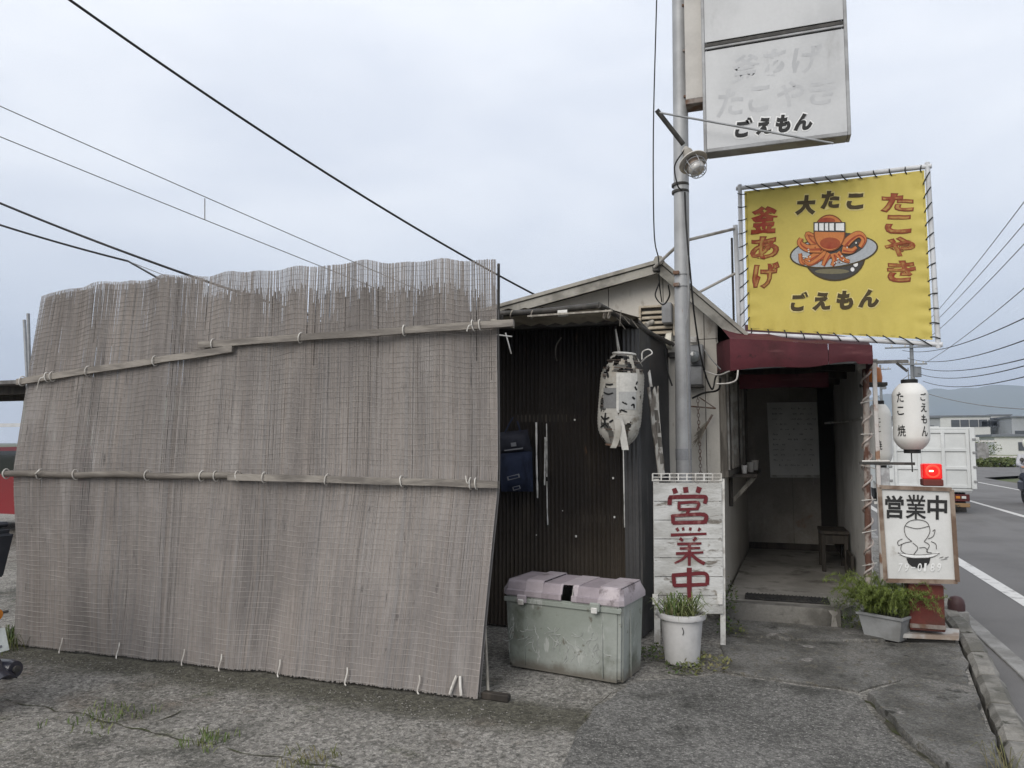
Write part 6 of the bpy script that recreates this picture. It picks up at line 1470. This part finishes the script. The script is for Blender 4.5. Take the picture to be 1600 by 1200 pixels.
for k in range(4): MB().tube([(-10.8 + k * .5, 11.4, 0), (-10.7 + k * .45, 11.4, .9)], [.04, .02], 6).build('stem', m_dwood, hedge)
gs = thing('green_shed', 'pale green shed wall far behind the carport', 'shed', (-16, 16, 0))
for k in range(6): MB().box((-20 + k * 1.6, 16, 1.4), (1.59, .1, 2.8), .01).build('wall_panel', M('pale_green_wall', (.36, .43, .38), .7, (.30, .36, .32), 1), gs)
MB().box((-16, 16.6, 2.86), (9.8, 1.6, .1)).build('roof', m_roof, gs)

# ================================================================== FAR BACKGROUND on the right
m_field = M('field_grass', (.10, .13, .045), .9, (.16, .165, .07), .15, .4, .62, .15, 3)
sheet([(8.9, 72), (20, 72), (300, 72), (420, 430), (60, 430), (13, 132)], -.2, 'field', m_field)
m_bw = M('warehouse_white', (.52, .52, .51), .7, (.45, .45, .44), .1, .4, .6, .03, 2); m_bg = M('warehouse_grey', (.30, .31, .33), .7, (.24, .25, .26), .1, .4, .6, .04, 2); m_bd = M('dark_glazing', (.06, .065, .075), .3); m_br = M('slate_roof', (.14, .15, .17), .8)
def ware(u0, u1, v, d, h, wall, label, wins=(), roofm=None, cat='building'):
    t = thing('warehouse', label, cat, ((u0 + u1) / 2, v, -.2))
    MB().box(((u0 + u1) / 2, v + d / 2, h / 2 - .2), (u1 - u0, d, h)).build('wall', wall, t)
    MB().box(((u0 + u1) / 2, v + d / 2, h - .05), (u1 - u0 + .8, d + .8, .35)).build('roof', roofm or m_br, t)
    for a, b, z0, z1 in wins: MB().box(((a + b) / 2, v - .03, (z0 + z1) / 2), (b - a, .1, z1 - z0)).build('window', m_bd, t)
    return t
def U(x, v, y=680): return onv(x, y, v).x
ware(U(1395, 150), U(1470, 150), 150, 14, 6.2, m_bg, 'grey low warehouse behind the dump truck', [(U(1400, 150), U(1420, 150), 3.6, 4.6), (U(1428, 150), U(1460, 150), 3.6, 4.6)])
ware(U(1445, 210), U(1548, 210), 210, 20, 8.2, m_bw, 'long white warehouse with dark window band right of the truck', [(U(1487, 210) + i * 2.0, U(1487, 210) + i * 2.0 + 1.85, 5.4, 7.2) for i in range(5)] + [(U(1535, 210) + i * 2, U(1535, 210) + i * 2 + 1.8, 5.6, 6.8) for i in range(3)])
ware(U(1550, 230), U(1580, 230), 230, 20, 9.0, m_bw, 'tall plain white warehouse block in the distance', [(U(1576, 230) - 1, U(1576, 230) + 1, 4, 6.5)])
ware(U(1582, 200), U(1680, 200), 200, 18, 7.6, m_bg, 'grey distant building at the right frame edge', [(U(1586, 200) + i * 2.4, U(1586, 200) + i * 2.4 + 1.9, 3.0 + (i % 2) * 2, 4.3 + (i % 2) * 2) for i in range(7)])
ware(U(1560, 120), U(1625, 120), 122, 8, 2.6, m_bw, 'low white shed at the edge of the field', [(U(1590, 122), U(1604, 122), .4, 1.6)])
ab = thing('concrete_abutment', 'pale concrete abutment beside the field right of the truck', 'wall', (U(1535, 62), 62, -.2))
MB().prism([(U(1526, 62), 62, -.2), (U(1544, 62), 62, -.2), (U(1544, 62), 62, 1.1), (U(1540, 62), 62, 1.5), (U(1526, 62), 62, 1.5)], (0, 3.5, 0)).build('wall_block', m_gut, ab)
MB().beam((U(1524, 63), 62.3, 1.62), (U(1552, 63), 62.3, 1.62), .5, .12).build('coping', m_ww, ab)
gr_ = thing('guard_rail', 'white guard rail along the field beyond the junction', 'guard rail', (U(1570, 66), 66, -.2))
for k in range(12): MB().box((U(1546, 66) + k * 1.1, 66, .1), (.12, .12, .7)).build('rail_post', m_ww, gr_)
for z in (.2, .45): MB().box((U(1546, 66) + 6.2, 65.92, z), (13.0, .05, .14)).build('rail', m_ww, gr_)
def bush(c, rx, rz_, label, n=700, mat=m_gr2):
    t = thing('roadside_bush', label, 'bush', c); mb = MB(); c = Vector(c)
    for k in range(n):
        d = Vector((random.gauss(0, 1), random.gauss(0, 1), random.gauss(0, 1))).normalized() * (R_(.3, 1) ** .5); p = c + Vector((d.x * rx, d.y * rx * .6, rz_ * .8 + d.z * rz_)); n_ = Vector((R_(-1, 1), R_(-1, 1), R_(-1, 1))).normalized(); s_ = n_.orthogonal().normalized(); l_ = R_(.12, .3); t_ = n_.cross(s_)
        mb.add([p - s_ * l_ * .5, p + t_ * l_ * .3, p + s_ * l_ * .5, p - t_ * l_ * .3], [(0, 1, 2, 3)])
    tag(mb.build('foliage', mat, t), kind='stuff'); MB().tube([c, c + Vector((0, 0, rz_))], [.06, .03], 6).build('trunk', m_dwood, t)
bush((U(1545, 58), 58, -.15), 1.4, .35, 'low dark bush at the near edge of the field, left one'); bush((U(1568, 58), 58.5, -.15), 1.5, .38, 'low dark bush at the near edge of the field, right one'); bush((U(1520, 100), 100, -.2), 3, 1.2, 'green shrub at the foot of the white warehouse')
# utility poles
m_upole = M('concrete_pole', (.20, .21, .22), .8, (.16, .17, .18), 1)
def upole(u_, v_, h, r, label, arms):
    t = thing('utility_pole', label, 'utility pole', (u_, v_, -.25), 'utility poles along the road')
    MB().tube([(u_, v_, -.25), (u_, v_, h)], [r, r * .62], 12).build('shaft', m_upole, t, smooth=50)
    for z, w_ in arms:
        a = MB().beam((u_ - w_ / 2, v_ - r, z), (u_ + w_ / 2, v_ - r, z), .10, .10).build('crossarm', m_upole, t)
        for k in range(4): MB().lathe([(.05, 0), (.06, .05), (.04, .16)], (u_ - w_ / 2 + w_ * (k + .5) / 4, v_ - r, z + .05), 10).build('insulator', m_ww, a)
    MB().tube([(u_ + r * 1.5, v_ - .2, h - 2.6), (u_ + r * 1.5, v_ - .2, h - 1.9)], .24, 12).build('transformer', m_upole, t, smooth=50)
    return t
q = at(1424, 543, 52); upole(q.x, q.y, q.z + .5, .19, 'near utility pole with wide crossarm under the yellow sign', [(q.z, 3.4), (q.z - 1.2, 1.8)]); UPq = q
q2 = at(1375, 570, 78); upole(q2.x, q2.y, q2.z, .17, 'far slim utility pole behind the lantern stand', [(q2.z - .5, 2.0)])
# overhead wires
G = 'overhead wires'
wire('overhead_wire', sag(at(60, -35, 4.6), onv(856, 471, 6.86), .10), .009, m_cab, 'thick black service wire crossing the sky down to the house', group=None)
wire('overhead_wire', sag(at(-60, 292, 7.5), onv(535, 508, 5.95), .06), .013, m_cab, 'thick black wire entering at left and passing behind the screen')
wire('overhead_wire', sag(at(-60, 332, 8.0), at(200, 408, 8.4), .02) + sag(at(200, 408, 8.4), at(260, 442, 7.5), 0)[1:], .012, m_cab, 'lower black wire at left ending behind the screen top')
wire('overhead_wire', sag(at(200, 408, 8.4), at(300, 447, 8.2), .0), .005, m_gcab, 'thin branch wire beside the lower black wire at left')
far_end = at(905, 560, 24)
wire('overhead_wire', sag(at(-60, 139, 15), far_end, .05), .011, m_gcab, 'upper of the two thin parallel wires at left')
wire('overhead_wire', sag(at(-60, 189, 15), far_end - Vector((0, 0, .3)), .05), .011, m_gcab, 'lower of the two thin parallel wires at left')
a_, b_ = at(320, 310, 17.5), at(320, 343, 17.5); wire('wire_spacer', [a_, b_], .012, m_gcab, 'short spacer between the two thin wires at left', 'spacer')
bp_ = thing('utility_pole', 'utility pole standing behind the house roof', 'utility pole', (far_end.x, far_end.y, -.25)); MB().tube([(far_end.x, far_end.y, -.25), (far_end.x, far_end.y, far_end.z + .2)], [.16, .12], 10).build('shaft', m_upole, bp_, smooth=50)
rw = [((1470, 600), (1600, 526), 12, .05, .7), ((1470, 603), (1600, 548), 12, .05, .7), ((1470, 614), (1600, 574), 12, .06, .6), ((1470, 619), (1600, 580), 12, .06, .6), ((1470, 626), (1600, 592), 12, .06, .6)]
for i, (p0, p1, t1, r_, sg_) in enumerate(rw):
    a_ = UPq + Vector((-.6 + .3 * i, -.2, -.2 - .55 * i)); s_ = (p1[1] - p0[1]) / (p1[0] - p0[0])
    b_ = at(1760, p1[1] + s_ * 160 * 1.25, 15)
    wire('overhead_wire', sag(a_, b_, sg_), .018, m_cab, ['top', 'second', 'third', 'fourth', 'lowest'][i] + ' of the five dark wires sagging from the pole to the right edge', group='cables at right')
for i, (y1, y2) in enumerate(((308, 490), (348, 500), (384, 515), (462, 548))):
    a_ = at(1440, y2 + 22, 60); b_ = at(1640, y1 - 46, 24)
    wire('overhead_wire', sag(a_, b_, .25), .018, m_gcab, ['topmost', 'upper', 'middle', 'lowest'][i] + ' of the faint wires rising right of the yellow sign', group='thin cables at right')
wire('overhead_wire', sag(at(1440, 612, 60), at(1660, 640, 40), .4), .03, m_gcab, 'faint wire crossing in front of the hills')

# ================================================================== HAZE
hz = bpy.data.materials.new('haze_air'); hz.use_nodes = True; t = hz.node_tree; t.nodes.remove(t.nodes['Principled BSDF'])
pv = t.nodes.new('ShaderNodeVolumePrincipled'); pv.inputs['Color'].default_value = (.72, .83, 1, 1); pv.inputs['Density'].default_value = .00030
t.links.new(pv.outputs[0], t.nodes['Material Output'].inputs['Volume'])
o = MB().box((900, 2600, 196), (7000, 5600, 400)).build('haze', hz); tag(o, None, None, None, 'stuff')
